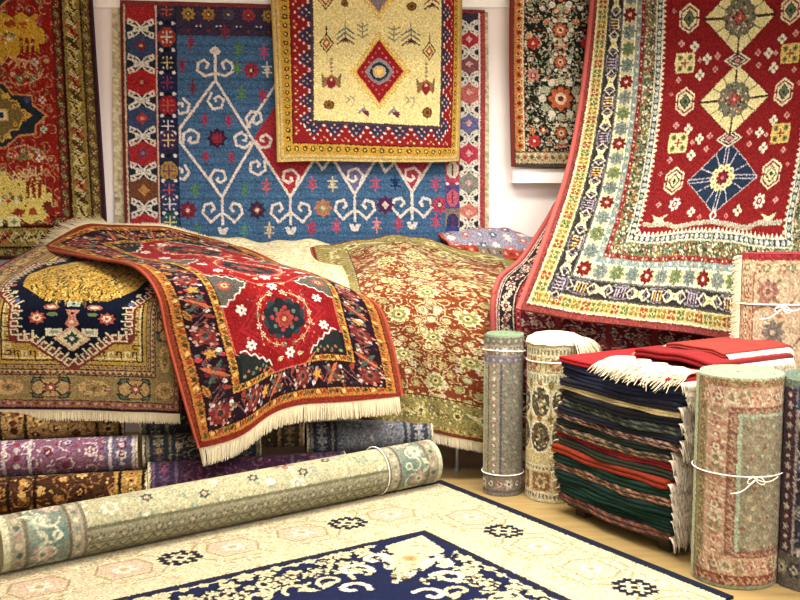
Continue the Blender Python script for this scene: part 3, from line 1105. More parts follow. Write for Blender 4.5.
    for s in (-1, 1):
        # flower sprays between
        for cy, t in ((77, 1), (153, -1)):
            for k in range(5):
                x = CX + s * (14 + 7 * k); y = cy + t * (2 if k % 2 else -3)
                rosette(c, x, y, 4.2, ['#c84838', '#6a7a50', '#d8904a', '#4a6a70', '#b83a30'][k], '#e0c890', '#7a2018', 6)
                leaf(c, x, y, 9, s * .8 + k, 3, '#6d7a48')
            c.line([(CX + s * 6, cy + 4 * t), (CX + s * 22, cy + 8 * t), (CX + s * 40, cy + 2 * t), (CX + s * 46, cy - 8 * t)], 1.3, '#dc9a6a')
        for y, k in ((100, '#e0b8a0'), (129, '#b8c8a0'), (158, '#efd0b0'), (62, '#c8c0a8'), (20, '#a83a50'), (172, '#c87a50'), (220, '#c04a30')):
            x = CX + s * (40 if y not in (158, 62) else 34)
            cross(c, x + s * 3, y, 4.2, k, '#8a2a30')
        # corner foot motifs at the lower end
        c.rect(CX + s * 9 - 6, 216, CX + s * 9 + 6, 226, '#f0e4a8'); c.dia(CX + s * 9, 221, 3.4, 3.4, '#8a8a50')
        star(c, CX + s * 43, 206, 6, '#7a2a22', 8, .7)
    return c


def d_rightwall():
    """dark floral rug on the right wall (photo units)"""
    c = CV(100, 232, 1.5, '#26261e', 511, -66)
    c.frame(0, 3.2, '#6b4438'); 
    c.frame(3, 13.5, '#c87a3c')
    def g(x, y, a, i):
        star(c, x, y, 3.2, '#d8a060' if i % 2 else '#a83820', 6, .6); c.circ(x, y, 1.2, '#50301c')
        c.circ(*rot([(3, 2.5)], x, y, a)[0], .9, '#efe0b0')
    c.along(7.5, 7, g)
    c.frame(11, 12.4, '#e8d0a0'); c.frame(12.4, 13.5, '#8a3424')
    c.rect(511 + 13.5, -66 + 13.5, 611 - 13.5, 166 - 13.5, '#23251c')
    pal = ['#e8dcc0', '#c83c30', '#a8b48c', '#e09468', '#d8c89c', '#6c7c60', '#b8a8a0']
    floral(c, 524, -52, 598, 152, pal, '#a8a488', 11.5, seed=12, mirror=True, leafc='#8a9870', big=1.0)
    c.clutter((524, -52, 598, 152), ['#e8dcc0', '#9aa684', '#1c1e18', '#c8b898', '#b85a44', '#7c8468'], 900, .5, 1.3, 5)
    for y, r in ((-10, 17), (30, 11), (98, 18), (62, 9), (132, 9)):
        for k in range(12):
            a = k * math.pi / 6
            c.circ(560 + r * math.cos(a), y + r * math.sin(a), r * .2, ['#e8dcc0', '#a8b08c'][k % 2])
        c.circ(560, y, r * .72, '#3c3024'); rosette(c, 560, y, r * .66, '#c8603c', '#e8cfa0', '#7a2a20', 8)
    for s in (-1, 1):
        for y, k in ((43, '#b83028'), (-10, '#c04a3c'), (75, '#c88a7a'), (140, '#c83830')):
            rosette(c, 560 + s * 27, y, 6.5, k, '#b02a28', '#f0d0b8', 8)
    # bottom border: pale tan, dark end
    c.rect(511 + 3, 150, 611 - 3, 163, '#c4ad80')
    for i, x in enumerate(range(516, 610, 7)):
        star(c, x, 156, 3, ['#7d7048', '#a04a30', '#5a5840'][i % 3], 6, .55); c.circ(x + 3.5, 153, 1, '#efe6c0'); c.circ(x + 3.5, 159, 1, '#6a5a38')
    c.rect(511, 150, 611, 151.2, '#6a4a38'); c.rect(511, 162, 611, 166, '#54463a')
    return c


def d_big():
    """right-hand rug: red field, cream lozenges, many borders. 350 x 486 units"""
    W, H = 350, 486
    c = CV(W, H, 1.25, '#8f1a1e')
    B = 86
    c.frame(0, 5, '#923c38'); c.frame(4.4, 6.2, '#7a2f28')
    c.frame(6, 19.5, '#cbb86e')
    c.frame(6, 7.4, '#efe3b0'); c.frame(18, 19.2, '#efe3b0')
    def yb(x, y, a, i):
        k = [('#9a7a30', '#7a5a24'), ('#6a7a40', '#4a5a34'), ('#a0482c', '#70301c')][i % 3]
        for u, v in ((-2.2, -2.2), (2.2, -2.2), (-2.2, 2.2), (2.2, 2.2)):
            q = rot([(u, v)], x, y, a)[0]; c.circ(q[0], q[1], 1.9, k[0])
        c.circ(x, y, 1.7, '#e8d890'); c.circ(x, y, 1.0, k[1])
    c.along(12.7, 9.6, yb)
    c.frame(19, 20.4, '#57503c')
    c.frame(20.4, 35.5, '#332f33')
    def db(x, y, a, i):
        if i % 2:
            c.poly(rot([(-8.5, -6.2), (0, -2.2), (8.5, -6.2), (4.2, 0), (8.5, 6.2), (0, 2.2), (-8.5, 6.2), (-4.2, 0)], x, y, a), '#eee2a0')
            c.circ(x, y, 1.3, '#a8a060')
            for u in (-13, 13): c.circ(*rot([(u, 5.5)], x, y, a)[0], 1.2, '#9aa088'); c.circ(*rot([(u, -5.5)], x, y, a)[0], 1.2, '#9aa088')
        else:
            k = [('#9a90a0', '#b8a0a8'), ('#d8c9a4', '#e6a23c')][(i // 2) % 2]
            c.ell(x, y, 13.5, 6.8, '#7b7480', a); c.ell(x, y, 12.2, 5.8, '#3a2a34', a)
            for u in (-5, -2, 1, 4):
                c.line(rot([(u, -4.2), (u, 3.4)], x, y, a), 1.3, k[(u % 2)])
            c.line(rot([(-6, 4), (5, 4)], x, y, a), 1.2, k[0])
            c.line(rot([(-12, -5), (-7, 0), (-12, 5)], x, y, a), 1.3, '#cfc6a8')
            c.line(rot([(12, -5), (7, 0), (12, 5)], x, y, a), 1.3, '#cfc6a8')
    c.along(28, 19.6, db)
    c.frame(35.5, 37, '#6c6a58')
    c.frame(37, 52, '#cdc596')
    c.frame(37, 38.6, '#e6dfba'); c.frame(50.6, 52, '#e6dfba')
    def fb(x, y, a, i):
        k = [('#761c18', '#8a2620', '#e6b0a0'), ('#74827a', '#66766f', '#a8a892'), ('#74834c', '#5f6e42', '#a0a468'), ('#7c877e', '#6c7c74', '#b4b49c')][i % 4]
        rosette(c, x, y, 7.4, k[0], k[1], k[2], 8)
        if i % 4:
            c.line(rot([(-4, 0), (4, 0)], x, y, a), .9, '#5a6a5c'); c.line(rot([(0, -4), (0, 4)], x, y, a), .9, '#5a6a5c')
    c.along(44.5, 16.4, fb)
    c.frame(52, 58, '#86998e')
    dots(c, 55, 4.4, 1.5, ['#6f8a80', '#dfe0c8', '#7c9c8c', '#c8a890'])
    c.frame(57.6, 62, '#8b2f2a'); dots(c, 59.6, 4, 1.0, ['#d8c0a0', '#5a1f1c', '#c88070'])
    c.frame(62, 75, '#6f7350')
    r_ = random.Random(9)
    for k in range(5200):
        d = r_.uniform(62.6, 74.4)
        # sprinkle of knots
        sd = r_.random()
        if sd < .32: x, y = d, r_.uniform(d, H - d)
        elif sd < .64: x, y = W - d, r_.uniform(d, H - d)
        elif sd < .82: x, y = r_.uniform(d, W - d), H - d
        else: x, y = r_.uniform(d, W - d), d
        c.circ(x, y, r_.uniform(.7, 1.4), r_.choice(['#c8c098', '#4a5438', '#98402f', '#dcd6b0', '#5f7a68', '#a88a48', '#343e26', '#3c4630']))
    c.frame(75, 82, '#3d4640')
    dots(c, 78.5, 6.2, 2.3, ['#c7cfc8', '#aab6b4', '#d5d2c4', '#9aa69c'])
    c.frame(74.6, 75.6, '#c8c8a8')
    zig(c, 81.5, 86.5, '#f0e4bc', '#8f1a1e', 5.2)
    c.frame(81.3, 82.6, '#e9dcb0')
    CX = W / 2
    fy1 = H - B   # field end
    c.gain = .55
    red = '#8c1c1e'
    c.rect(B, B, W - B, fy1, red)
    for k in range(int((fy1 - B) / 3)):
        if k % 5 == 0:
            c.rect(B, B + k * 3, W - B, B + k * 3 + 1.2, '#8a181e')
    def lozenge(cy, kind):
        w, h = 44, 37
        if kind == 'cream':
            c.dia(CX, cy, w + 1.4, h + 1.2, '#5a1416'); c.dia(CX, cy, w, h, '#f1df96')
            for a in range(-3, 4):
                pass
            for s1, s2 in ((1, 1), (1, -1), (-1, 1), (-1, -1)):
                for f in (.36, .64):
                    x, y = s1 * w * f, s2 * h * (1 - f)
                    c.line([(CX + x * .25, cy + y * .25), (CX + x, cy + y)], 1.2, '#7a6a40')
            c.line([(CX - w, cy), (CX + w, cy)], 2.6, '#4a2a1c'); c.line([(CX, cy - h), (CX, cy + h)], 2.6, '#4a2a1c')
            for k in range(12):
                a = k * math.pi / 6
                c.circ(CX + 15 * math.cos(a), cy + 14 * math.sin(a), 5.2, '#6c6a58')
            c.circ(CX, cy, 16, '#77735f')
            q = random.Random(int(cy))
            for k in range(90):
                a, r = q.uniform(0, 6.28), q.uniform(2, 18)
                c.circ(CX + r * math.cos(a), cy + r * .95 * math.sin(a), q.uniform(.8, 1.5), q.choice(['#3e4a38', '#c8b888', '#8a9a78', '#a85a50', '#c8c0b0', '#4a3a34']))
            c.dia(CX, cy, 9, 8, '#5a2a28'); cross(c, CX, cy, 7, '#b04a44', '#e0b0a0')
        else:
            c.dia(CX, cy, w + 1.4, h + 1.2, '#b9a8ac'); c.dia(CX, cy, w, h, '#22344c')
            for s1, s2 in ((1, 1), (1, -1), (-1, 1), (-1, -1)):
                for f in (.3, .66):
                    x, y = s1 * w * f, s2 * h * (1 - f)
                    c.line([(CX + x * .25, cy + y * .25), (CX + x, cy + y)], 1.2, '#a8a4b4')
            for dx in (-1.8, 1.8):
                c.line([(CX + dx, cy - h + 1), (CX + dx, cy + h - 1)], 1.1, '#a8a4b4'); c.line([(CX - w, cy + dx), (CX + w, cy + dx)], 1.1, '#a8a4b4')
            for k in range(10):
                a = k * math.pi / 5
                c.circ(CX + 11.5 * math.cos(a), cy + 10.5 * math.sin(a), 3.8, '#f0e09c'); c.circ(CX + 11.5 * math.cos(a), cy + 10.5 * math.sin(a), 1.4, '#a08c4c')
            c.circ(CX, cy, 8, '#f0e09c'); rosette(c, CX, cy, 8, '#7a1c24', '#8a2430', '#c86a70', 8)
    def eye(x, y, w=17, h=7, inner='#c07a70'):
        c.dia(x, y, w, h + 2.6, '#e8d8b0'); c.dia(x, y, w * .8, h * .95 + 1, '#4a2420'); c.dia(x, y, w * .66, h * .8, '#d8ccae'); c.dia(x, y, w * .5, h * .6, '#4a2a28'); c.dia(x, y, w * .3, h * .4, inner)
    def hexa(x, y, mid='#6f7a54', cr_='#efe0a8'):
        for k, kk in ((15, cr_), (12.6, red), (10.6, cr_)):
            w = 10.5 * k / 15 + 1
            c.poly([(x, y - k), (x + w, y - k * .5), (x + w, y + k * .5), (x, y + k), (x - w, y + k * .5), (x - w, y - k * .5)], kk)
        c.rect(x - 12, y - 1.0, x - 8, y + 1.0, red); c.rect(x + 8, y - 1, x + 12, y + 1, red)
        c.dia(x, y, 7.4, 8.6, '#4c3a2c'); c.dia(x, y, 5.6, 6.6, mid); c.dia(x, y, 2.4, 3, '#3c3a30')
    def squ(x, y, k='#f0dd94'):
        c.poly([(x - 11, y - 10), (x + 11, y - 10), (x + 12, y), (x + 11, y + 10), (x - 11, y + 10), (x - 12, y)], k)
        for sx in (-1, 1):
            for sy in (-1, 1):
                c.circ(x + sx * 6, y + sy * 5.4, 3, '#7c7f4c'); c.circ(x + sx * 6, y + sy * 5.4, 1.2, '#3d3a2a')
        c.line([(x - 4, y), (x + 4, y)], 1.8, '#a04a30'); c.line([(x, y - 4), (x, y + 4)], 1.8, '#a04a30')
    D = [(fy1 - 50, 'navy'), (fy1 - 131, 'cream'), (fy1 - 214, 'cream'), (fy1 - 297, 'cream')]
    for i, (cy, k) in enumerate(D):
        lozenge(cy, k)
        if i < 3:
            eye(CX, cy - 40.5)
        for s in (-1, 1):
            hexa(CX + s * 62, cy - 2, '#5f7354' if k == 'cream' else '#e0d8a0')
            squ(CX + s * 65, cy - 41, '#f0dd94' if s < 0 else '#e5be62')
            for dx, dy, kk, r in ((46, -28, '#f1e5c0', 6), (38, -44, '#f1e5c0', 5.6), (25, -46, '#d88a80', 4), (54, 26, '#f1e5c0', 5.6), (72, -24, '#d49088', 3.4), (70, 22, '#d49088', 4),
                              (27, -33, '#d88a80', 3.6), (47, 40 if k == 'cream' else 30, '#d8a090', 3), (80, -10, '#c87a70', 2.6)):
                if cy + dy < fy1 - 8 and cy + dy > B + 6 and not (k == 'navy' and dy > 20):
                    cross(c, CX + s * dx, cy + dy, r, kk, '#6a8a50' if kk == '#f1e5c0' else '#8a2a34')
    # field foot: crab figures and folded ribbon line
    for s in (-1, 1):
        rosette(c, CX + s * 55, fy1 - 27, 7.4, '#efe3c4', '#951b20', '#efe3c4', 7)
        c.poly([(CX + s * 62, fy1 - 8), (CX + s * 66, fy1 - 12), (CX + s * 60, fy1 - 17), (CX + s * 70, fy1 - 14), (CX + s * 80, fy1 - 17), (CX + s * 75, fy1 - 11), (CX + s * 79, fy1 - 8)], '#eee0a4')
        cross(c, CX + s * 30, fy1 - 16, 5.6, '#f0e4b8', '#951b20')
        cross(c, CX + s * 75, fy1 - 28, 3.4, '#d49088')
        cross(c, CX + s * 17, fy1 - 10, 3.0, '#d06a60')
    c.line([(CX - 86, fy1 - 7), (CX - 60, fy1 - 7), (CX - 45, fy1 - 1.5), (CX - 20, fy1 - 4), (CX, fy1 - 5), (CX + 30, fy1 - 2), (CX + 45, fy1 - 2), (CX + 60, fy1 - 8), (CX + 86, fy1 - 9)], 4.4, '#a9a78c')
    c.line([(CX - 86, fy1 - 8), (CX - 60, fy1 - 8), (CX - 45, fy1 - 2.8), (CX, fy1 - 6), (CX + 45, fy1 - 3), (CX + 60, fy1 - 9), (CX + 86, fy1 - 10)], 1.2, '#c8a8a0')
    c.dia(CX, fy1 - 11, 5, 7, '#d8c8b8'); c.dia(CX, fy1 - 11, 2.4, 3.5, '#951b20')
    return c


def d_navycamel():
    """rug A: camel ground, big navy hooked medallion. 216 x 330"""
    W, H = 216, 330
    c = CV(W, H, 1.6, '#b8924a')
    CX, CY = W / 2, H / 2
    c.frame(0, 3.2, '#2d2030')
    c.frame(3, 10, '#97604a'); dots(c, 6.6, 4.6, 1.5, ['#c09070', '#6a3a38', '#b88a90'])
    c.frame(9.4, 10.6, '#3a2a24')
    c.frame(10.4, 35.6, '#968052')
    def mb(x, y, a, i):
        c.ell(x, y, 15.5, 10.5, '#7a4a34', a) if i % 2 else c.ell(x, y, 13, 8, '#c8a468', a)
        if i % 2:
            c.ell(x, y, 14, 9, '#b89660', a)
            for s1 in (-1, 1):
                for s2 in (-1, 1):
                    c.line(rot([(s1 * 2, s2 * 1), (s1 * 8, s2 * 8), (s1 * 15, s2 * 5), (s1 * 13, s2 * 10), (s1 * 6, s2 * 10.5)], x, y, a), 1.8, '#2f3a30')
                    q = rot([(s1 * 11, s2 * 8.2)], x, y, a)[0]; c.circ(q[0], q[1], 1.8, '#4e6a5c')
            star(c, x, y, 6.5, '#3c3a34', 8, .6); star(c, x, y, 4.6, '#b8504a', 8, .6); c.circ(x, y, 1.5, '#e8cfa0')
        else:
            c.ell(x, y, 7, 4, '#a08050', a); c.clutter((x - 12, y - 9, x + 12, y + 9), ['#8f7444', '#c0a470', '#a8604a', '#6a5a3c'], 26, .6, 1.4, i)
            star(c, x, y, 3, '#6a5a38', 4, .5)
    c.along(23, 32, mb)
    c.frame(35.4, 36.6, '#382a24')
    c.frame(36.6, 41, '#b08a5c'); 
    zig(c, 37, 40.6, '#6f3c38', '#c4a070', 5)
    c.frame(41, 42.4, '#32302c'); c.frame(42.4, 46, '#a88a54'); dots(c, 44.2, 3.6, 1.0, ['#5a4a38', '#b86a50'])
    c.frame(46, 47, '#32302c')
    f0 = 47
    # yellow ground with light shading of weave
    c.rect(f0, f0, W - f0, H - f0, '#bb9640')
    # bracket line border in black and white
    for k, (d, kk) in enumerate(((50, '#1f2628'), (52.4, '#e6d6a0'))):
        c.frame(d, d + 1.2, kk)
    def br(x, y, a, i):
        c.line(rot([(-5, -2), (-5, 5), (-1.5, 5), (-1.5, 1.5)], x, y, a), 1.2, '#1f2628')
        c.line(rot([(5, -2), (5, 5), (1.5, 5), (1.5, 1.5)], x, y, a), 1.2, '#e6d6a0')
    c.along(54.5, 13, br, corners=False)
    # medallion: navy, stepped
    half = [(0, -117), (30, -91), (43, -91), (43, -60), (60, -42), (60, 42), (43, 60), (43, 91), (30, 91), (0, 117)]
    pts = [(CX + x, CY + y) for x, y in half] + [(CX - x, CY + y) for x, y in half[::-1][1:-1]]
    c.line(pts, 15, '#7c332c', True)
    # meander on the outline
    def meander(p, q):
        L = math.hypot(q[0] - p[0], q[1] - p[1]); n = max(1, int(round(L / 8.0)))
        an = math.atan2(q[1] - p[1], q[0] - p[0])
        for i in range(n):
            t = (i + .5) / n; x = p[0] + (q[0] - p[0]) * t; y = p[1] + (q[1] - p[1]) * t
            c.line(rot([(-3.4, 4.5), (-3.4, -4.5), (1.6, -4.5), (1.6, 1.2), (-.8, 1.2)], x, y, an), 1.5, '#e0c8a4')
            c.line(rot([(3.4, 5), (3.4, -1)], x, y, an), 1.1, '#1c2230')
    c.poly(pts, '#141a2c')
    big = [(CX + (x * 1.0), CY + y * 1.0) for x, y in half] + [(CX - x, CY + y) for x, y in half[::-1][1:-1]]
    for i in range(len(big)):
        meander(big[i], big[(i + 1) % len(big)])
    inner = [(0, -109), (27, -84), (38, -84), (38, -56), (54, -38), (54, 38), (38, 56), (38, 84), (27, 84), (0, 109)]
    ip = [(CX + x, CY + y) for x, y in inner] + [(CX - x, CY + y) for x, y in inner[::-1][1:-1]]
    c.poly(ip, '#10162a')
    # centre camel patch with ragged edge
    cp = [(0, -54), (26, -52), (46, -34), (53, 0), (46, 34), (26, 52), (0, 54)]
    cpp = [(CX + x, CY + y) for x, y in cp] + [(CX - x, CY + y) for x, y in cp[::-1][1:-1]]
    c.poly(cpp, '#c2973a')
    r_ = random.Random(5)
    for k in range(1100):
        a, r = r_.uniform(0, 6.28), math.sqrt(r_.random()) * 58
        x, y = CX + r * .84 * math.cos(a), CY + r * .98 * math.sin(a)
        c.line([(x, y), (x + r_.uniform(-3, 3), y + r_.uniform(2, 7))], r_.uniform(.8, 1.6), r_.choice(['#a87c28', '#d8b24c', '#8c6a24', '#e0c060', '#6a5420', '#3a3424']))
    for s in (-1, 1):
        for t in (-1, 1):
            y = CY + t * 74
            star(c, CX + s * 27, y - t * 0, 7, '#a8483c', 8, .7); star(c, CX + s * 27, y, 4.2, '#e8c8a0', 8, .65); c.circ(CX + s * 27, y, 1.5, '#a8483c')
            c.rect(CX + s * 14 - 6, y + t * 14 - 3.4, CX + s * 14 + 6, y + t * 14 + 3.4, '#d9cfae'); c.rect(CX + s * 14 - 3, y + t * 14 - 1.3, CX + s * 14 + 3, y + t * 14 + 1.3, '#8a9a8c')
            c.ell(CX + s * 16, y - t * 4, 4, 2, '#6a7a4a')
            c.ell(CX + s * 17, CY + t * 62, 6, 3.2, '#b06050'); c.ell(CX + s * 17, CY + t * 62, 3.4, 1.6, '#e8c8a8')
            for k in range(4):
                c.rect(CX + s * (60 - 5 * k) - 2, CY + t * (20 + 12 * k) - 2, CX + s * (60 - 5 * k) + 2, CY + t * (20 + 12 * k) + 2, ['#5a8a6a', '#c0604c', '#d8c090', '#4c6aa0'][k])
    for t in (-1, 1):
        y = CY + t * 74
        c.poly([(CX - 6, y - 9), (CX + 6, y - 9), (CX + 2.4, y - 2), (CX + 6, y + 6), (CX, y + 11), (CX - 6, y + 6), (CX - 2.4, y - 2)], '#c8806c')
        c.circ(CX, y - 5, 1.6, '#40202c'); c.circ(CX, y + 4, 1.8, '#e8d0b0')
        c.rect(CX - 5, y - t * 16 - 3, CX + 5, y - t * 16 + 3, '#a8b8a0'); c.circ(CX, y - t * 16, 1.4, '#30404c')
        y2 = CY + t * 94
        c.dia(CX, y2, 15, 12.5, '#d9a88a'); c.dia(CX, y2, 12, 10, '#e8d6a8'); star(c, CX, y2, 7.5, '#2a4a4c', 4, .5); star(c, CX, y2, 6, '#2a4a4c', 4, .5, .78); c.circ(CX, y2, 2, '#e8d6a8')
    return c


def d_red():
    """rug B: red field with blue-black medallion and dark flowered border. 200 x 330"""
    W, H = 200, 330
    c = CV(W, H, 1.7, '#9c161a')
    CX = W / 2
    c.frame(0, 4, '#8a3820'); c.frame(3.6, 4.8, '#5c1414')
    c.rect(0, H - 7, W, H, '#8a2a1e'); c.frame(4.6, 11, '#bd7430')
    def g(x, y, a, i):
        c.circ(x, y, 1.7, ['#5a5a2c', '#a03a20', '#e0b060', '#3f3a24'][i % 4]); c.line(rot([(2, -2), (4, 2)], x, y, a), .9, '#6a3a1c')
    c.along(8.4, 6, g)
    c.frame(10.8, 11.8, '#2e1216')
    c.frame(11.6, 31, '#251620')
    r_ = random.Random(3)
    def mb(x, y, a, i):
        s = 1 if i % 2 else -1
        c.line(rot([(-14, s * 4), (-7, -s * 6), (0, 0), (7, s * 6), (14, -s * 4)], x, y, a), .9, '#7a4a48')
        q = i % 4
        if q == 0:
            rosette(c, x, y, 8.6, '#7c2a28', '#984438', '#2c3434', 9); c.clutter((x - 11, y - 9, x + 11, y + 9), ['#8a3c34', '#5a6a60', '#b89a80', '#2c2028', '#c8a890'], 18, .6, 1.3, i); 
            for k in range(5):
                aa = k * 1.256; c.circ(x + 8.5 * math.cos(aa), y + 8.5 * math.sin(aa), 1.3, '#c08078')
        elif q == 1:
            leaf(c, x - 6, y + 2, 12, a - .3, 4.4, '#b87a3a', '#7a3a1c'); leaf(c, x + 2, y - 3, 9, a + 1.9, 3.6, '#9a3a2a'); c.clutter((x - 9, y - 9, x + 9, y + 9), ['#8a3434', '#5a5a54', '#a88a70', '#3a2c34'], 14, .6, 1.4, i)
            c.circ(*rot([(7, 5)], x, y, a)[0], 1.8, '#e6d8d0'); c.circ(*rot([(-8, -5)], x, y, a)[0], 1.6, '#c8b0b4')
        elif q == 2:
            rosette(c, x, y, 6.6, '#702428', '#8a3c30', '#b88050', 6); c.clutter((x - 10, y - 9, x + 10, y + 9), ['#8a3434', '#5a6a60', '#b89a80', '#3a2c34'], 14, .6, 1.4, i)
            for k in range(4):
                leaf(c, x, y, 11, a + .6 + k * 1.57, 3.2, ['#4f5c50', '#c8663c'][k % 2])
        else:
            for k in range(6):
                aa = r_.uniform(0, 6.28); rr = r_.uniform(3, 9)
                c.circ(x + rr * math.cos(aa), y + rr * math.sin(aa), r_.uniform(1.1, 2.2), r_.choice(['#e0d4cc', '#c83a40', '#88808c', '#d8a060', '#5a6a68']))
            star(c, x, y, 5.5, '#d89a3c', 5, .45, a)
    c.along(21.2, 15.5, mb)
    c.frame(30.6, 31.6, '#2e1216')
    c.frame(31.4, 36.6, '#c58a38'); 
    c.along(34, 5.5, g)
    c.frame(36.4, 37.4, '#3a1414')
    f = 37
    c.rect(f, f, W - f, H - f, '#1d2024')
    def corner(sx, sy):
        pass
    # two linked red hexagons
    def hexm(cy, h, main):
        w = CX - f
        out = [(0, -h), (w * .3, -h), (w, -h * .42), (w, h * .42), (w * .3, h), (0, h)]
        pts = [(CX + x, cy + y) for x, y in out] + [(CX - x, cy + y) for x, y in out[::-1]]
        c.poly(pts, '#94161a')
        c.clutter((CX - w * .8, cy - h * .9, CX + w * .8, cy + h * .9), ['#8c1418', '#b83030', '#901418', '#7a1418', '#b8584a'], 150, .6, 1.8, int(cy))
        c.line(pts, 1.2, '#c8604a', True)
        # inner lines
        inn = [(CX + x * .66, cy + y * .7) for x, y in out] + [(CX - x * .66, cy + y * .7) for x, y in out[::-1]]
        c.line(inn, 1.4, '#8a1420', True)
        loz = [(CX, cy - h * .86), (CX + w * .8, cy), (CX, cy + h * .86), (CX - w * .8, cy)]
        c.line(loz, 7, '#a81e24', True); c.line(loz, 1.0, '#7a1218', True)
        c.clutter((CX - w * .6, cy - h * .6, CX + w * .6, cy + h * .6), ['#c8a080', '#5a6a60', '#20262c', '#c84838', '#e0c8a8'], 60, .7, 1.5, int(cy) + 3)
        # medallion
        for k in range(12):
            a = k * math.pi / 6
            c.circ(CX + 21 * math.cos(a), cy + 18 * math.sin(a), 5.5, '#20262c' if k % 2 else '#2c3a40')
        c.ell(CX, cy, 21, 18, '#1f282c')
        for k in range(8):
            a = k * math.pi / 4 + .3
            c.circ(CX + 14.5 * math.cos(a), cy + 12.5 * math.sin(a), 2.4, ['#a8343a', '#5a6a60'][k % 2])
        rosette(c, CX, cy, 11, '#a03a34', '#7a2228', '#6f7a54', 8); c.circ(CX, cy, 4.6, '#8a3230'); c.circ(CX, cy, 2.4, '#c8905a')
        for s in (-1, 1):
            # floral garlands round the medallion
            for k in range(9):
                a = -1.35 + k * .34
                x, y = CX + s * 33 * math.cos(a), cy + 30 * math.sin(a)
                kk = ['#e8d6a8', '#c8503c', '#d8a07a', '#68705a', '#f0e4d0'][k % 5]
                rosette(c, x, y, 3.4, kk, '#a8202a', kk, 5)
            c.line([(CX + s * 33 * math.cos(-1.4 + k * .25), cy + 30 * math.sin(-1.4 + k * .25)) for k in range(12)], .9, '#d8b080')
            for t in (-1, 1):
                rosette(c, CX + s * 47, cy + t * h * .33, 5.6, '#f4ead8', '#f4ead8', '#b83a3c', 6)
        for t in (-1, 1):
            rosette(c, CX, cy + t * h * .74, 5.8, '#f4ead8', '#f4ead8', '#b83a3c', 6)
            for s in (-1, 1):
                leaf(c, CX + s * 8, cy + t * h * .8, 9, 0 if s > 0 else math.pi, 4, '#e0c890', '#a03030')
    hexm(247, 46 + 6, True)
    hexm(160, 44, False)
    hexm(82, 46, False)
    # corners with a grey ground and white wave vine
    for y0, sy in ((H - f, -1), (f, 1)):
        for s in (-1, 1):
            x0 = f if s > 0 else W - f
            for k in range(0, 1):
                c.poly([(x0 + s * 2, y0 + sy * 2), (x0 + s * 40, y0 + sy * 2), (x0 + s * 2, y0 + sy * 26)], '#252a2a')
            w_ = [(x0 + s * (38 - 4.2 * k), y0 + sy * (3 + 2.9 * k + (2.4 if k % 2 else -1.2))) for k in range(9)]
            c.line(w_, 1.5, '#ded0c4'); 
            for k in range(7):
                c.circ(x0 + s * (4 + 4.2 * k), y0 + sy * (3.5 + (k % 2) * 3), 1.5, ['#8a8e58', '#a05a3c', '#6a6e60'][k % 3])
    for yy in (203, 121):
        for s in (-1, 1):
            x0 = f if s > 0 else W - f
            c.poly([(x0, yy - 22), (x0 + s * 36, yy), (x0, yy + 22)], '#5c5850')
            c.line([(x0 + s * 4 * k, yy - 22 + 2.6 * k + (2 if k % 2 else -1)) for k in range(9)], 1.3, '#e0d0c0')
            c.line([(x0 + s * 4 * k, yy + 22 - 2.6 * k + (2 if k % 2 else -1)) for k in range(9)], 1.3, '#e0d0c0')
            rosette(c, x0 + s * 9, yy, 6, '#c05040', '#e0b080', '#50302c', 7)
    return c


def d_rust():
    """rug C: rust field of big yellow palmettes, olive-gold border. 200 x 400"""
    W, H = 200, 400
    c = CV(W, H, 1.5, '#a8431c'); c.gain = .6; c.sat = .76
    c.frame(0, 4, '#8a3a20')
    c.frame(3.6, 8, '#b49a48'); dots(c, 6, 4, 1.1, ['#6f6a30', '#e0cf88'])
    scrollband(c, 8, 32, '#a3924e', '#6f6c34', [('#8a8440', '#e6d27c', '#6a3a38'), ('#e9d88a', '#8c7a3a', '#7a4a4c'), ('#c8b460', '#ecdc98', '#5a5a40')], seed=6, sp=19)
    for k in range(500):
        r_ = rnd
        d = r_.uniform(9, 31); s = r_.random()
        x, y = (d, r_.uniform(d, H - d)) if s < .35 else ((W - d, r_.uniform(d, H - d)) if s < .6 else (r_.uniform(d, W - d), H - d))
        c.circ(x, y, r_.uniform(.6, 1.3), r_.choice(['#ecdf9c', '#7a7438', '#8f8540', '#d8c060']))
    c.frame(31, 35, '#9a8c44'); dots(c, 33, 3.6, 1.0, ['#e0cf88', '#6a5a2c'])
    c.frame(34.6, 35.8, '#6a3020')
    f = 35.5
    c.rect(f, f, W - f, H - f, '#933a1a')
    c.clutter((f, f, W - f, H - f), ['#a84a22', '#7c3016', '#b4683a', '#c09050'], 1500, .6, 1.6, 3)
    pal = ['#e3d38a', '#d9c89c', '#bfb266', '#e8dcae', '#c9a868', '#a8a25c']
    floral(c, f, f, W - f, H - f, pal, '#d8b878', 13.5, seed=21, mirror=True, leafc='#d9c080', big=1.12, dens=1.3)
    for j, y in enumerate(range(int(f) + 14, int(H - f), 33)):
        xs = (CXx for CXx in ((W / 2,) if j % 2 else (W / 2 - 33, W / 2 + 33)))
        for x in xs:
            for k in range(11):
                a = k * 2 * math.pi / 11
                leaf(c, x, y, 12.5, a, 5.2, '#d9cf80' if k % 2 else '#efe2a4')
            rosette(c, x, y, 7.6, '#9a9448', '#e8dc90', '#7a3a2c', 9)
    return c


def d_cream():
    c = CV(110, 300, .8, '#e9dcae')
    c.frame(0, 4, '#d6c48e')
    c.frame(4, 22, '#e3d4a0'); scrollband(c, 6, 20, '#e5d7a6', '#cbb987', [('#d2c28c', '#efe4c0', '#b8a878'), ('#f0e6c8', '#d8c898', '#c0b080')], seed=4)
    floral(c, 22, 22, 88, 278, ['#d8c898', '#f2e9cc', '#cdbf90', '#dccaa8'], '#d4c494', 13, seed=5)
    return c


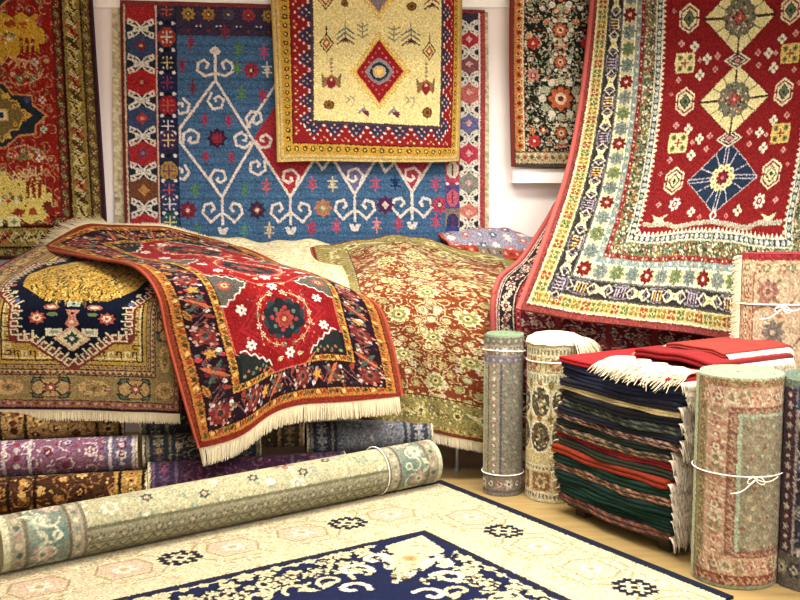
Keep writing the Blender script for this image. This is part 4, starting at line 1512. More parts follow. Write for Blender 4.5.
def d_maroon():
    """rug E: maroon with cream-scroll border. 190 x 270"""
    W, H = 190, 270
    c = CV(W, H, 1.4, '#5c1a26')
    c.frame(0, 6, '#b24a52'); c.frame(5, 6.6, '#d8a8a0')
    c.frame(6.6, 8.2, '#3a1a20')
    scrollband(c, 8, 27, '#31202c', '#d8c0a0', [('#c8a890', '#7a3038', '#e8dcc0'), ('#d8c8a8', '#5a2a38', '#b87068'), ('#8a8078', '#d8bca0', '#a83a40')], seed=14, edge='#c8b090', sp=14)
    c.frame(27, 29, '#4a2028'); c.frame(29, 34, '#a83440'); dots(c, 31.4, 4, 1.1, ['#e0a090', '#5a1a20'])
    c.rect(34, 34, W - 34, H - 34, '#6a1c28')
    floral(c, 34, 34, W - 34, H - 34, ['#d8c0a8', '#a8484a', '#c89a88', '#3c3444', '#8a7a78'], '#c8a890', 11, seed=15, leafc='#b89a88')
    for x in (60, 92, 122):
        c.rect(x, 150, x + 4, 250, '#8e2c38')
    return c


def d_floor():
    """cream floor carpet with navy field, centimetres; x = along the edge towards the viewer's right, y = towards the left"""
    W, H = 190, 270
    c = CV(W, H, 2.0, '#dccfa6'); c.gain = .58; c.tone = .06
    far, right = 62.0, 54.0   # border depth from the far edge (x) and the right edge (y)
    # x=0 is the far edge (under the roll); y=0 is the right-hand edge
    r_ = random.Random(31)
    for k in range(2600):
        x, y = r_.uniform(0, W), r_.uniform(0, H)
        c.circ(x, y, r_.uniform(.5, 1.5), r_.choice(['#e9deba', '#d2bd8a', '#dcbf98', '#d6b08c', '#c8ba86']))
    # pale border ornament
    def orn(x, y, ang):
        pk = '#edcfb2'
        for s in (-1, 1):
            c.poly(rot([(s * 16, -9), (s * 32, -9), (s * 36, 0), (s * 32, 9), (s * 16, 9), (s * 12, 0)], x, y, ang), '#dfc0a0')
            c.line(rot([(s * 16, -9), (s * 32, -9), (s * 36, 0), (s * 32, 9), (s * 16, 9), (s * 12, 0)], x, y, ang), 1.1, '#b5a06c', True)
            q = rot([(s * 24, 0)], x, y, ang)[0]
            rosette(c, q[0], q[1], 5, '#f2e6cc', '#dcc490', '#c8a070', 6)
            for t in (-1, 1):
                pts = rot([(s * 6, t * 4), (s * 14, t * 14), (s * 26, t * 15), (s * 34, t * 12)], x, y, ang)
                c.line(pts, 1.2, '#b5a470')
                for p in pts[1:]:
                    rosette(c, p[0], p[1], 3.4, '#d3b088', '#ece0bc', '#b89860', 5)
                    leaf(c, p[0], p[1], 6, ang + t * 1.2 + s, 2.4, '#bdb484')
        # navy openwork octagon
        nv = '#1c1e30'
        for u in range(-2, 3):
            for v in range(-2, 3):
                if (u + v) % 2 == 0 and abs(u) + abs(v) in (2, 4) or (abs(u), abs(v)) in ((2, 1), (1, 2)):
                    if abs(u) == 2 and abs(v) == 2: continue
                    q = rot([(u * 3.6, v * 3.2)], x, y, ang)[0]
                    c.dia(q[0], q[1], 2.3, 2.3, nv)
        c.dia(x, y, 2.2, 2.2, nv)
    for y in (78, 160, 242):
        orn(34, y, math.pi / 2)
    for x in (83, 163):
        orn(x, 25, 0)
    # faint guard lines
    for d, k in ((5, '#d3c596'), (8, '#e9c9a4'), (46, '#d6c79a'), (49, '#ecd2b0')):
        c.rect(d, d, d + .9, H, k); c.rect(d, d, W, d + .9, k)
    c.rect(0, 0, W, 4.6, '#1a2038'); c.rect(0, 0, 4.6, H, '#1a2038')
    # inner navy line
    nv = '#161d42'
    c.rect(far, right, W, H, '#16204c')
    c.rect(far, right, W, right + 3, '#20233a'); c.rect(far, right, far + 3, H, '#20233a')
    # cream spandrel at the corner
    def cre(pts, k='#efe3c2'):
        c.poly(pts, k)
    # flowers over navy ground along both sides
    wt = '#d6caa0'
    def blossom(x, y, s, a):
        c.circ(x, y, s * 1.28, '#141a36')
        for k in range(5):
            t = a + k * 1.2566
            c.ell(x + s * .6 * math.cos(t), y + s * .6 * math.sin(t), s * .52, s * .34, wt, t)
        c.circ(x, y, s * .42, wt); c.circ(x, y, s * .2, r_.choice(['#d8a070', '#c8b080', '#b07a60']))
    c.clip = (far + 3.4, right + 3.4, W, H)
    pts = []
    for t in range(0, 190, 9):
        pts.append((far + 12 + 5 * math.sin(t * .14), right + 12 + t))
    for t in range(0, 190, 9):
        pts.append((far + 12 + t, right + 12 + 5 * math.sin(t * .14 + 1)))
    for x, y in pts:
        blossom(x, y, r_.uniform(3.6, 4.6), r_.random() * 6)
        blossom(x + r_.choice([-6, 6]), y + r_.choice([-6, 6]), 2.4, r_.random() * 6)
    c.line([(far + 5.5, right + 4), (far + 5.5, H)], 1.2, wt); c.line([(far + 4, right + 5.5), (W, right + 5.5)], 1.2, wt)
    for t in range(6, 200, 8):
        c.circ(far + 6, right + t, 2.0, wt); c.circ(far + t, right + 6, 2.0, wt)
    # second depth of vines
    for k in range(60):
        t = r_.uniform(18, 190); d = r_.uniform(16, 26)
        for x, y in ((far + d, right + t), (far + t, right + d)):
            if r_.random() < .7:
                blossom(x, y, r_.uniform(2.6, 3.8), r_.random() * 6)
            else:
                curl(c, x, y, 6, r_.random() * 6, 1, 1.6, wt)
    # scalloped edge of the plain navy middle
    for t in range(36, 200, 15):
        for x, y in ((far + 30, right + t), (far + t, right + 30)):
            curl(c, x, y, 6.5, 1.2, 1, 2.0, wt); leaf(c, x, y, 9, t * .3, 4, wt)
    # corner cream ogee
    q0, q1 = far + 5, right + 5
    og = [(0, 0), (22, 3), (27, 9), (24, 14), (33, 16), (38, 26), (33, 28), (42, 42), (28, 33), (26, 38), (16, 33), (14, 24), (9, 27), (3, 22)]
    cre([(q0 + 18 + (x - 18) * 1.3, q1 + 18 + (y - 18) * 1.3) for x, y in og], '#16204c')
    cre([(q0 + x * .95, q1 + y * .95) for x, y in og], '#dccfa6')
    c.line([(q0 + 40 + 14, q1 + 14), (q0 + 41, q1 + 41), (q0 + 14, q1 + 54)], 1.3, '#20233a')
    for k in range(30):
        t = r_.uniform(0, 1)
        for sx in (0, 1):
            u, v = 24 + 16 * t, 4 + 36 * t
            u, v = (u, v) if sx else (v, u)
            c.circ(q0 + u + r_.uniform(-1, 1), q1 + v + r_.uniform(-1, 1), r_.uniform(.8, 1.6), r_.choice(['#efe3c2', '#20233a']))
    for k in range(26):
        t = r_.uniform(5, 37)
        c.circ(q0 + t + r_.uniform(-5, 5), q1 + t + r_.uniform(-5, 5), r_.uniform(.7, 1.5), r_.choice(['#c8a878', '#cdb68c', '#b8ad80', '#c09a74', '#9a8c60']))
    rosette(c, q0 + 21, q1 + 21, 7, '#ecd0a0', '#e0a868', '#c08850', 8); rosette(c, q0 + 33, q1 + 33, 4, '#dcc8a0', '#e8d0a8', '#b89868', 6)
    # arabesque hooks beside the ogee
    for s in (0, 1):
        for k, (x, y, r) in enumerate(((34, 14, 7), (48, 20, 8), (58, 36, 7))):
            X, Y = (q0 + x, q1 + y) if s else (q0 + y, q1 + x)
            curl(c, X, Y, r, 2.5 if s else -.9, 1 if s else -1, 2.6, '#efe4c6')
    c.clip = None
    # central medallion lobes reaching in from the far part of the field
    return c

# ================================================================== THE SHOP
WALL_Y = 6.5
XL, XR, YB, ZC = -3.4, 3.4, -1.6, 3.5
def shell(name, mb, mat):
    o = mb.build(name, mat); o['kind'] = 'structure'; return o
b = MB(); b.box(XL - .1, YB - .1, -.12, XR + .1, WALL_Y + .1, 0); shell('floor', b, floor_material())
b = MB(); b.box(XL - .1, YB - .1, ZC, XR + .1, WALL_Y + .1, ZC + .1); shell('ceiling', b, M_CEIL)
b = MB(); b.box(XL - .1, WALL_Y, 0, XR + .1, WALL_Y + .1, ZC); shell('wall_back', b, M_PLASTER)
b = MB(); b.box(XL - .1, YB, 0, XL, WALL_Y, ZC); shell('wall_left', b, M_PLASTER)
b = MB(); b.box(XR, YB, 0, XR + .1, WALL_Y, ZC); shell('wall_right', b, M_PLASTER)
b = MB(); b.box(XL - .1, YB - .1, 0, XR + .1, YB, ZC); shell('wall_front', b, M_PLASTER)
b = MB(); b.box(XL, WALL_Y - .02, P(0, 8, WALL_Y)[2], XR, WALL_Y, P(0, -18, WALL_Y)[2]); shell('trim_1', b, M_TRIM)
# white ledge under the right-hand wall rug
b = MB(); b.box(P(512, 170, 6.45)[0], 6.40, P(512, 183, 6.45)[2], P(760, 170, 6.45)[0], WALL_Y, P(512, 169, 6.45)[2])
shell('trim_2', b, M_TRIM)

def waves(amp, kx, ky, ph=0.0):
    return lambda U, V: amp * (np.sin(U * kx + V * ky * .6 + ph) + .6 * np.sin(U * kx * 2.3 - V * ky + 2 * ph + 1))

def flat_rows(x0, x1, ys, Y):
    return [(y, [(x0, y, Y), (x1, y, Y)]) for y in ys]

# ---- left wall rug
cv = d_leftwall()
t = thing('hanging_rug', P(0, 260, 6.44), 'maroon and gold rug with dark pointed medallion hanging on the wall at far left', 'rug')
shK = rug_sheet('pile', cv, [-98, 3, 104],
          [(-70, [(-110, -70, 6.44), (-8, -70, 6.44), (88, -70, 6.44)]), (4, [(-104, 4, 6.44), (-4, 4, 6.44), (92, 4, 6.44)]),
           (115, [(-98, 115, 6.43), (1, 115, 6.44), (99, 115, 6.44)]), (260, [(-96, 260, 6.42), (6, 260, 6.42), (108, 260, 6.42)])],
          t, th=.012, seed=11, bump=waves(.003, .08, .02))
selvedge(shK, t, M_SDARK, .007)

# ---- blue kilim
cv = d_kilim()
t = thing('hanging_kilim', P(300, 255, 6.46), 'large blue flat-woven kilim with white hooked lattice hanging on the back wall', 'kilim')
rug_sheet('woven_panel', cv, [122, 487],
          [(0, [(120, 0, 6.46), (485, 10, 6.46)]), (60, [(121, 60, 6.46), (485.5, 64, 6.46)]), (160, [(123, 160, 6.455), (485, 160, 6.46)]), (256, [(126, 256, 6.45), (485, 256, 6.45)])],
          t, mat=KILIM, th=.006, seed=12, amt=.09, bump=waves(.0035, .11, .015))
cvb = CV(380, 258, .5, '#e6d9b0', 112, 0)
for y in range(0, 258, 5):
    cvb.rect(112, y, 492, y + 1.5, '#dccb9c')
rug_sheet('backing_cloth', cvb, [112, 492], [(0, [(112, 2, 6.48), (488, 12, 6.48)]), (130, [(113, 130, 6.48), (489, 130, 6.48)]), (258, [(116, 256, 6.475), (489, 256, 6.475)])],
          t, mat=KILIM, th=.004, seed=13, bump=waves(.002, .1, .05))

# ---- yellow rug in front of the kilim
cv = d_yellow()
t = thing('hanging_rug', P(368, 164, 6.38), 'pale yellow rug with a central red lozenge hanging over the blue kilim', 'rug')
shL = rug_sheet('pile', cv, [275, 314, 376, 439, 478],
          [(-72, [(268, -72, 6.38), (307, -72, 6.38), (372, -72, 6.38), (440, -72, 6.38), (462, -72, 6.38)]),
           (4, [(272, 4, 6.38), (313, 4, 6.38), (376, 4, 6.37), (441, 4, 6.38), (461, 4, 6.38)]),
           (90, [(276, 90, 6.37), (314, 90, 6.38), (377, 90, 6.37), (440, 90, 6.37), (460, 90, 6.38)]),
           (125, [(277, 119, 6.37), (314, 120, 6.37), (377, 123, 6.37), (439, 126, 6.37), (459, 127, 6.38)]),
           (164, [(278, 162, 6.36), (315, 161, 6.37), (377, 162, 6.37), (438, 162, 6.37), (458, 161, 6.38)])],
          t, th=.014, seed=14, bump=waves(.003, .09, .03))
selvedge(shL, t, M_SGOLD, .008)

# ---- dark floral rug above the ledge
cv = d_rightwall()
t = thing('hanging_rug', P(560, 167, 6.38), 'dark floral rug with narrow orange border hanging above the white wall ledge', 'rug')
shH = rug_sheet('pile', cv, [511, 611], [(-66, [(513, -66, 6.38), (613, -66, 6.38)]), (50, [(511, 50, 6.375), (611, 50, 6.38)]), (166, [(513, 167, 6.37), (613, 168, 6.37)])],
          t, th=.022, seed=15, bump=waves(.002, .09, .03))
selvedge(shH, t, M_SREDD, .011)

# ---- mound tables (hidden under the rugs, their legs show)
def display_table(x0, y0, x1, y1, ang, z, label, depth):
    cx, cy = x0, y0
    t = thing('display_table', (cx, cy, 0), label, 'table')
    t.rotation_euler = (0, 0, ang)
    def child(name, mb, mat, bev=.004):
        o = mesh_obj(name, mb.V, mb.F, mat, t, smooth=False)
        md = o.modifiers.new('bevel', 'BEVEL'); md.width = bev; md.segments = 2
        return o
    W = math.hypot(x1 - x0, y1 - y0)
    m = MB(); m.box(0, 0, z - .035, W, depth, z); child('tabletop', m, M_WOOD)
    m = MB()
    m.box(.03, .03, z - .1, W - .03, .055, z - .035); m.box(.03, depth - .055, z - .1, W - .03, depth - .03, z - .035)
    m.box(.03, .05, z - .1, .055, depth - .05, z - .035); m.box(W - .055, .05, z - .1, W - .03, depth - .05, z - .035)
    child('apron', m, M_METAL)
    n = 3
    for i in range(n):
        for yy in (.05, depth - .05):
            x = .05 + (W - .1) * i / (n - 1)
            m = MB(); m.add(tube([(x, yy, 0), (x, yy, z - .035)], .012, 10)); m.add(tube([(x, yy, 0), (x, yy, .02)], .02, 10))
            o = mesh_obj('leg', m.V, m.F, M_METAL, t, smooth=False)
    return t
lx = P(459, 480, 5.52)
display_table(-2.55, 5.02, lx[0] + .05, 5.55, math.atan2(5.55 - 5.02, lx[0] + .05 + 2.55), .86, 'low table on thin metal legs buried under the heap of draped rugs', .82)
display_table(.62, 5.62, 2.45, 5.62, 0, .86, 'wooden table behind the standing rolls, carrying the maroon scroll-bordered rug', .6)

# ---- crumpled rug at the back of the heap
cvj = CV(100, 40, 1.6, '#9a94a8')
for i in range(7):
    for j in range(3):
        star(cvj, 8 + i * 15, 7 + j * 12, 5.5, ['#5a6488', '#e8e0dc', '#c86a6a', '#8a86a0'][(i + j) % 4], 8, .6)
        cvj.circ(8 + i * 15, 7 + j * 12, 1.8, '#efe6dc')
cvj.frame(0, 3, '#c8583c'); cvj.rect(0, 31, 100, 40, '#c2452e'); cvj.rect(30, 31, 58, 40, '#7d7c70')
for i in range(16): cvj.circ(3 + i * 6.4, 35, 1.6, ['#8a3428', '#d8a090'][i % 2])
t = thing('draped_rug', P(480, 262, 6.1), 'crumpled blue-grey and red rug bunched at the back right of the heap', 'rug', None)
rug_sheet('pile', cvj, [0, 33, 66, 100],
          [(0, [(438, 234, 6.42), (470, 229, 6.42), (502, 228, 6.42), (542, 240, 6.42)]),
           (16, [(442, 238, 6.36), (474, 232, 6.35), (504, 234, 6.35), (542, 244, 6.36)]),
           (28, [(448, 243, 6.3), (478, 242, 6.28), (508, 246, 6.28), (542, 250, 6.3)]),
           (40, [(452, 252, 6.27), (484, 257, 6.25), (512, 259, 6.25), (542, 262, 6.27)])], t, th=.02, seed=16,
          bump=waves(.005, .2, .2))

# ---- rug A : navy & camel
cv = d_navycamel()
t = thing('draped_rug', P(72, 420, 5.0), 'camel-ground rug with hooked navy medallion draped over the left end of the heap', 'rug')
def pers(x, y, Y):
    return (400 + (x - 400) * 5.0 / Y, y, Y)
rowsA = [(0, 243, 6.2), (80, 256, 5.78), (150, 271, 5.4), (200, 288, 5.12), (222, 303, 5.03), (288, 369, 5.0), (330, 410, 5.0)]
rows = []
for yd, y, Y in rowsA:
    rows.append((yd, [pers(-36, y - 2, Y), pers(-2, y - 1, Y), pers(72, y, Y), pers(146, y + 2, Y), pers(180, y + 4, Y)]))
shA = rug_sheet('pile', cv, [0, 47, 108, 169, 216], rows, t, th=.012, seed=17, bump=waves(.006, .05, .03))
selvedge(shA, t, M_SDARK, .007)
hang_fringe('fringe', shA, .052, t, seed=2, step=.004, curl_=.12, jit=.15, width=.003, thick=2)

# ---- pale cream rug (D)
cv = d_cream()
t = thing('draped_rug', P(280, 300, 5.6), 'plain pale cream rug lying between the red rug and the rust palmette rug', 'rug')
rug_sheet('pile', cv, [0, 110], [(0, [(205, 238, 6.3), (330, 242, 6.3)]), (110, [(215, 262, 5.9), (340, 262, 5.95)]), (200, [(235, 290, 5.45), (350, 290, 5.5)]), (240, [(240, 312, 5.3), (352, 312, 5.48)]), (300, [(245, 385, 5.3), (354, 390, 5.5)])],
          t, th=.012, seed=18, bump=waves(.012, .09, .05))

# ---- rug C : rust
cv = d_rust()
t = thing('draped_rug', P(440, 430, 5.4), 'rust-red rug with big yellow palmettes and olive border draped over the heap', 'rug')
shC = rug_sheet('pile', cv, [0, 35, 70, 130, 200],
                [(0, [(311, 248, 6.2), (345, 243, 6.2), (380, 235, 6.2), (440, 243, 6.25), (560, 268, 6.3)]),
                 (60, [(315, 262, 5.98), (350, 256, 5.98), (385, 249, 5.98), (447, 257, 6.02), (568, 282, 6.1)]),
                 (150, [(322, 281, 5.66), (357, 277, 5.66), (392, 271, 5.66), (455, 278, 5.7), (575, 298, 5.85)]),
                 (225, [(327, 303, 5.46), (362, 301, 5.44), (399, 298, 5.44), (462, 302, 5.46), (580, 320, 5.62)]),
                 (250, [(329, 318, 5.42), (364, 317, 5.4), (402, 316, 5.4), (464, 320, 5.41), (580, 338, 5.6)]),
                 (361, [(342, 380, 5.42), (377, 384, 5.4), (410, 389, 5.38), (468, 400, 5.38), (580, 424, 5.58)]),
                 (400, [(348, 418, 5.42), (382, 424, 5.4), (414, 430, 5.38), (470, 440, 5.38), (580, 462, 5.58)])],
                t, th=.014, seed=19, bump=waves(.01, .07, .045))
selvedge(shC, t, M_SRED, .008)
hang_fringe('fringe', shC, .055, t, seed=3, step=.004, curl_=.1, jit=.12, width=.003, thick=2)

# ---- rug B : red
cv = d_red()
t = thing('draped_rug', P(285, 430, 4.95), 'bright red rug with dark flowered border draped over the middle of the heap', 'rug')
shB = rug_sheet('pile', cv, [0, 36, 100, 164, 200],
                [(0, [(41, 249, 5.98), (76, 228, 6.08), (126, 225, 6.1), (190, 232, 6.15), (240, 246, 6.15)]),
                 (36, [(60, 252, 5.78), (110, 244, 5.9), (152, 242, 5.98), (198, 241, 6.05), (254, 252, 6.0)]),
                 (90, [(95, 258, 5.45), (142, 257, 5.55), (198, 252, 5.65), (256, 258, 5.75), (285, 267, 5.72)]),
                 (150, [(137, 267, 5.12), (188, 266, 5.2), (240, 266, 5.25), (304, 272, 5.35), (336, 284, 5.38)]),
                 (200, [(157, 292, 4.96), (211, 285, 5.0), (268, 280, 5.06), (327, 285, 5.2), (376, 303, 5.3)]),
                 (250, [(168, 340, 4.92), (228, 335, 4.95), (285, 321, 5.0), (338, 316, 5.16), (391, 338, 5.26)]),
                 (294, [(186, 405, 4.88), (239, 385, 4.9), (290, 361, 4.98), (348, 356, 5.14), (398, 370, 5.24)]),
                 (330, [(199, 448, 4.86), (234, 439, 4.86), (285, 408, 4.95), (355, 401, 5.12), (402, 396, 5.22)])],
                t, th=.014, seed=20, bump=waves(.005, .06, .04), back=M_BACKRED)
selvedge(shB, t, M_SRED, .009)
hang_fringe('fringe', shB, .085, t, seed=4, step=.004, curl_=.12, jit=.1, width=.003, thick=2)
hang_fringe('fringe', shB, .035, t, which=0, a=.42, b=1, seed=61, step=.004, curl_=.3, jit=.25, width=.003, droop=.1, thick=2)
hang_fringe('fringe', shB, .12, t, which=0, a=0, b=.42, seed=6, step=.004, curl_=.3, jit=.25, width=.003, droop=.15, thick=2)

# ---- rug E : maroon scroll border
cv = d_maroon()
t = thing('draped_rug', P(560, 420, 5.45), 'maroon rug with dark scrolling border hanging under the big many-bordered rug', 'rug')
shE = rug_sheet('pile', cv, [0, 31, 110, 190],
          [(0, [(556, 203, 6.1), (580, 203, 6.12), (660, 200, 6.1), (760, 200, 6.1)]),
           (50, [(541, 229, 5.88), (563, 232, 5.9), (650, 238, 5.9), (760, 240, 5.9)]),
           (90, [(520, 260, 5.62), (544, 262, 5.66), (650, 272, 5.66), (760, 275, 5.66)]),
           (125, [(499, 279, 5.46), (524, 286, 5.5), (640, 300, 5.5), (760, 310, 5.5)]),
           (140, [(495, 290, 5.42), (520, 296, 5.44), (636, 312, 5.46), (760, 320, 5.46)]),
           (200, [(493, 345, 5.4), (519, 347, 5.4), (634, 362, 5.42), (760, 370, 5.42)]),
           (270, [(492, 420, 5.4), (519, 422, 5.4), (634, 436, 5.42), (760, 440, 5.42)])],
          t, th=.016, seed=21, bump=waves(.005, .05, .04), back=M_BACKRED)
selvedge(shE, t, M_SPINK, .013, (0,))

# ---- rug G : big one on the right
cv = d_big()
t = thing('hanging_rug', P(700, 340, 5.25), 'large red rug with cream and navy lozenges sweeping down from the wall at right', 'rug')
shG = rug_sheet('pile', cv, [0, 86, 175, 264, 350],
                [(0, [(603, -160, 6.36), (676, -160, 6.36), (746, -163, 6.36), (817, -166, 6.36), (894, -172, 6.36)]),
                 (103, [(596, -63, 6.33), (669, -67, 6.33), (743, -73, 6.33), (816, -80, 6.33), (892, -90, 6.33)]),
                 (186, [(590, 25, 6.25), (666, 22, 6.25), (740, 17, 6.25), (813, 9, 6.25), (889, -4, 6.25)]),
                 (269, [(580, 108, 6.05), (662, 105, 6.05), (734, 99, 6.05), (805, 92, 6.05), (882, 82, 6.05)]),
                 (350, [(566, 176, 5.78), (651, 183, 5.8), (722, 178, 5.8), (793, 174, 5.8), (872, 166, 5.8)]),
                 (400, [(553, 216, 5.55), (640, 230, 5.58), (710, 227, 5.6), (782, 233, 5.58), (863, 232, 5.55)]),
                 (440, [(538, 258, 5.36), (626, 272, 5.38), (703, 277, 5.4), (786, 286, 5.38), (872, 292, 5.36)]),
                 (486, [(518, 309, 5.2), (606, 323, 5.2), (697, 334, 5.22), (790, 346, 5.22), (882, 358, 5.2)])],
                t, th=.018, seed=22, bump=waves(.006, .04, .03), back=M_BACKRED)
selvedge(shG, t, M_SPINK, .014)

# ---- floor carpet
C0 = Vector(G(441, 482)); V1 = Vector((-286 - 400, F, 0)).normalized()
e1 = -V1; e2 = Vector((-e1.y * -1, 0, 0))
e1 = Vector((-V1.x, -V1.y, 0)); e2 = Vector((e1.y, -e1.x, 0))   # e2 towards the viewer's left
cv = d_floor()
t = thing('floor_carpet', (C0.x, C0.y, 0), 'cream carpet with navy flowered field lying flat on the floor', 'carpet')
def fp(a, b_, z=.012):
    wob = .008 * math.sin(a * 5.0)
    v = C0 + e1 * a + e2 * (b_ - (wob if b_ == 0 else 0)); return (v.x, v.y, z)
rug_sheet('pile', cv, [0, 62, 126, 190], [(k, [fp(0, k / 100), fp(.62, k / 100), fp(1.26, k / 100), fp(1.9, k / 100)]) for k in (0, 54, 130, 200, 270)],
          t, th=.011, seed=23, world=True, amt=.05)

# ---- roll lying on the floor
def d_rollP():
    W, H = 77, 214
    c = CV(W, H, 1.9, '#c2bc92'); c.tone = .05; c.crisp = .3; c.rag = .1; c.gain = .6
    floral(c, 20, 30, W, 178, ['#a8b088', '#c4c49a', '#ece6c4', '#b4aa8c', '#9aa890', '#c8b898'], '#c0c09a', 12, seed=33, mirror=False, big=1.0, dens=.7)
    for x, y in ((30, 60), (30, 110), (34, 150), (26, 85), (28, 135)):
        star(c, x, y, 3, '#3f5048', 6, .6); c.circ(x, y, 1.2, '#b8a890')
    for x, y in ((38, 128),):
        rosette(c, x, y, 6, '#b08068', '#8a5a48', '#e8d8b0', 6)
    # long border along the free edge
    c.rect(0, 0, 20, H, '#a6a180'); c.rect(0, 0, 2, H, '#c4be98')
    for k in range(int(H / 5)):
        y = k * 5 + 3
        rosette(c, 15, y, 2.2, ['#7a6a5c', '#6f7a68', '#8a8a74'][k % 3], '#c4bc98', None, 5); c.circ(5, y + 2, 1.2, '#7f7d60'); c.line([(8, y), (11.5, y + 2.5), (8, y + 5)], .7, '#74725a')
        c.circ(10, y, .9, '#c0b890')
    c.rect(19.2, 0, 20.4, H, '#7c7a5c'); c.rect(6.6, 0, 7.2, H, '#7c7a5c'); c.rect(12.2, 0, 12.8, H, '#7c7a5c')
    for a, b2 in ((0, 1), (H, -1)):
        def yy(v): return a + b2 * v
        def R_(x0, v0, x1, v1, k): c.rect(x0, min(yy(v0), yy(v1)), x1, max(yy(v0), yy(v1)), k)
        R_(0, 0, W, 3, '#d9d4ae'); R_(0, 3, W, 9, '#a9a284'); R_(0, 9, W, 28 if a == 0 else 26, '#879380'); R_(0, 8.6, W, 9.8, '#7a705c')
        for k in range(int(W / 4)):
            c.circ(k * 4 + 2, yy(6), 1.3, ['#5f7064', '#cdbfa0', '#a88478'][k % 3])
        q = random.Random(12)
        for k in range(int(W / 8)):
            x = k * 8 + 4
            rosette(c, x, yy(15 if k % 2 else 21), 4.6, ['#b8c2a8', '#c8a898', '#6f8c80'][k % 3], '#dcd8b8', '#7a8a78', 7)
            curl(c, x, yy(18), 5, q.random() * 6, 1, .8, '#dadabc')
            leaf(c, x + 3, yy(13), 6, q.random() * 6, 2.4, '#c9ccaa')
        R_(0, 26, W, 32, '#b4a98c'); R_(0, 25.6, W, 26.6, '#776c58'); R_(0, 31.6, W, 32.6, '#857a64')
        for k in range(int(W / 4)):
            c.circ(k * 4 + 1, yy(29), 1.1, ['#d8d2b0', '#7f8e7e'][k % 2])
    return c
pa = Vector(G(4, 583)); pb = Vector(G(441, 489))
axv = (pb - pa).normalized(); nb = Vector((-axv.y, axv.x, 0))
RP = .119
infP = roll('rolled_rug', pa + nb * RP * .85 + Vector((0, 0, RP + .012)), pb + nb * RP * .85 + Vector((0, 0, RP + .012)), RP, d_rollP(),
            'long pale green and cream rolled rug lying on the floor in front of the heap', th0=math.radians(-80), e1=-nb, turns=5, pitch=.019, coil='#cfc8a0', seed=33)
ring_string(infP, infP['L'] * .845, .003)

# ---- rolls lying under the heap
def d_lie(bg, pal, vine, W, H, seed, end, stripe):
    c = CV(W, H, 1.9, bg)
    floral(c, 0, 16, W, H - 16, pal, vine, 8.5, seed=seed, mirror=False)
    for y0 in (0, H - 16):
        c.rect(0, y0, W, y0 + 16, end)
        for k in range(int(W / 5)):
            rosette(c, k * 5 + 2.5, y0 + 8, 2.9, pal[k % len(pal)], pal[(k + 1) % len(pal)], stripe, 6)
    for y in (2, 13, H - 14, H - 3):
        c.rect(0, y, W, y + 1.2, stripe)
    c.rect(0, 0, W, 1.2, '#d8c8a0'); c.rect(0, H - 1.2, W, H, '#d8c8a0')
    for k in (70, 130):
        if k < H - 20:
            c.rect(0, k, W, k + 1.4, stripe); c.rect(0, k + 12, W, k + 13.4, stripe); 
            for j in range(int(W / 4)):
                c.circ(j * 4 + 2, k + 6.8, 1.6, pal[j % len(pal)])
    return c
def lying(xa, Ya, xb, Yb, z, R, cvf, label, seed, coil='#8a7a66', turns=4):
    A_ = P(xa, 470, Ya); B_ = P(xb, 470, Yb)
    kx = 1.0
    a = Vector((A_[0], A_[1], z)); b_ = Vector((B_[0], B_[1], z))
    L = (b_ - a).length * 100
    ax_ = (b_ - a).normalized(); n_ = Vector((ax_.y, -ax_.x, 0))
    return roll('rolled_rug', a, b_, R, cvf(2 * math.pi * R * 100, L), label, th0=math.radians(-100), e1=n_, turns=turns, pitch=.014, coil=coil, seed=seed, group='rolled rugs lying under the heap', wob=.02)
def mk(bg, pal, vine, seed, end, stripe):
    return lambda W, H: d_lie(bg, pal, vine, W, H, seed, end, stripe)
brown = mk('#a8834e', ['#5c3018', '#7a4a24', '#c8a468', '#4a2414'], '#6a4020', 41, '#96743e', '#3a2618')
purp = mk('#8a5c74', ['#c8b4c0', '#a03a4a', '#5a5a88', '#d8c8c0', '#7a3040'], '#cbb8c0', 42, '#6c6480', '#d0c0c4')
dbrown = mk('#4a2c1c', ['#a8763a', '#c08a48', '#2a1c18', '#7a4a28', '#d8a860'], '#96683a', 43, '#a8803e', '#2a1a14')
dflor = mk('#3c3a3c', ['#8c8468', '#c0b090', '#5c6070', '#7a5a4c', '#a89878'], '#8a8470', 44, '#39404e', '#8c8468')
plum = mk('#4c2c46', ['#6a3a5a', '#8a4a58', '#3a2c4c', '#a05a64', '#5a4868'], '#7a4a62', 45, '#3f3450', '#6a5068')
flo2 = mk('#5a4a38', ['#a8703c', '#c8b080', '#7a4a30', '#6a7a58'], '#b09868', 46, '#4c4030', '#a88c60')
pale = mk('#6f727a', ['#84868c', '#9c9a98', '#5a5e6a', '#8c8a88'], '#84848a', 47, '#3a3d4a', '#7c7a78')
lying(-150, 4.70, 148, 4.96, .092, .094, dbrown, 'dark brown and gold rolled rug, lowest of three at left under the heap', 41)
lying(-150, 4.80, 139, 5.06, .245, .094, purp, 'purple and red rolled rug, middle of three at left under the heap', 42, coil='#b8a070')
lying(-150, 4.90, 126, 5.18, .392, .094, brown, 'tan and brown floral rolled rug, top of three at left under the heap', 43, coil='#3c2c28')
lying(143, 5.10, 260, 5.24, .235, .090, dflor, 'dark grey floral rolled rug end behind the fringe of the red rug', 44, coil='#7c8698')
lying(141, 5.18, 250, 5.30, .390, .090, dflor, 'upper dark grey floral rolled rug tucked under the camel rug corner', 45, coil='#8a94a8')
lying(148, 4.98, 345, 5.20, .112, .108, plum, 'plum-coloured rolled rug on the floor directly behind the long pale roll', 46, coil='#4a4658')
lying(200, 5.24, 304, 5.32, .300, .092, flo2, 'small brown floral rolled rug above the plum roll', 47, coil='#5a4a3c')
lying(306, 5.33, 430, 5.44, .245, .094, pale, 'pale blue-grey rolled rug lying under the fringe at the right of the heap', 48, coil='#3c3f50')

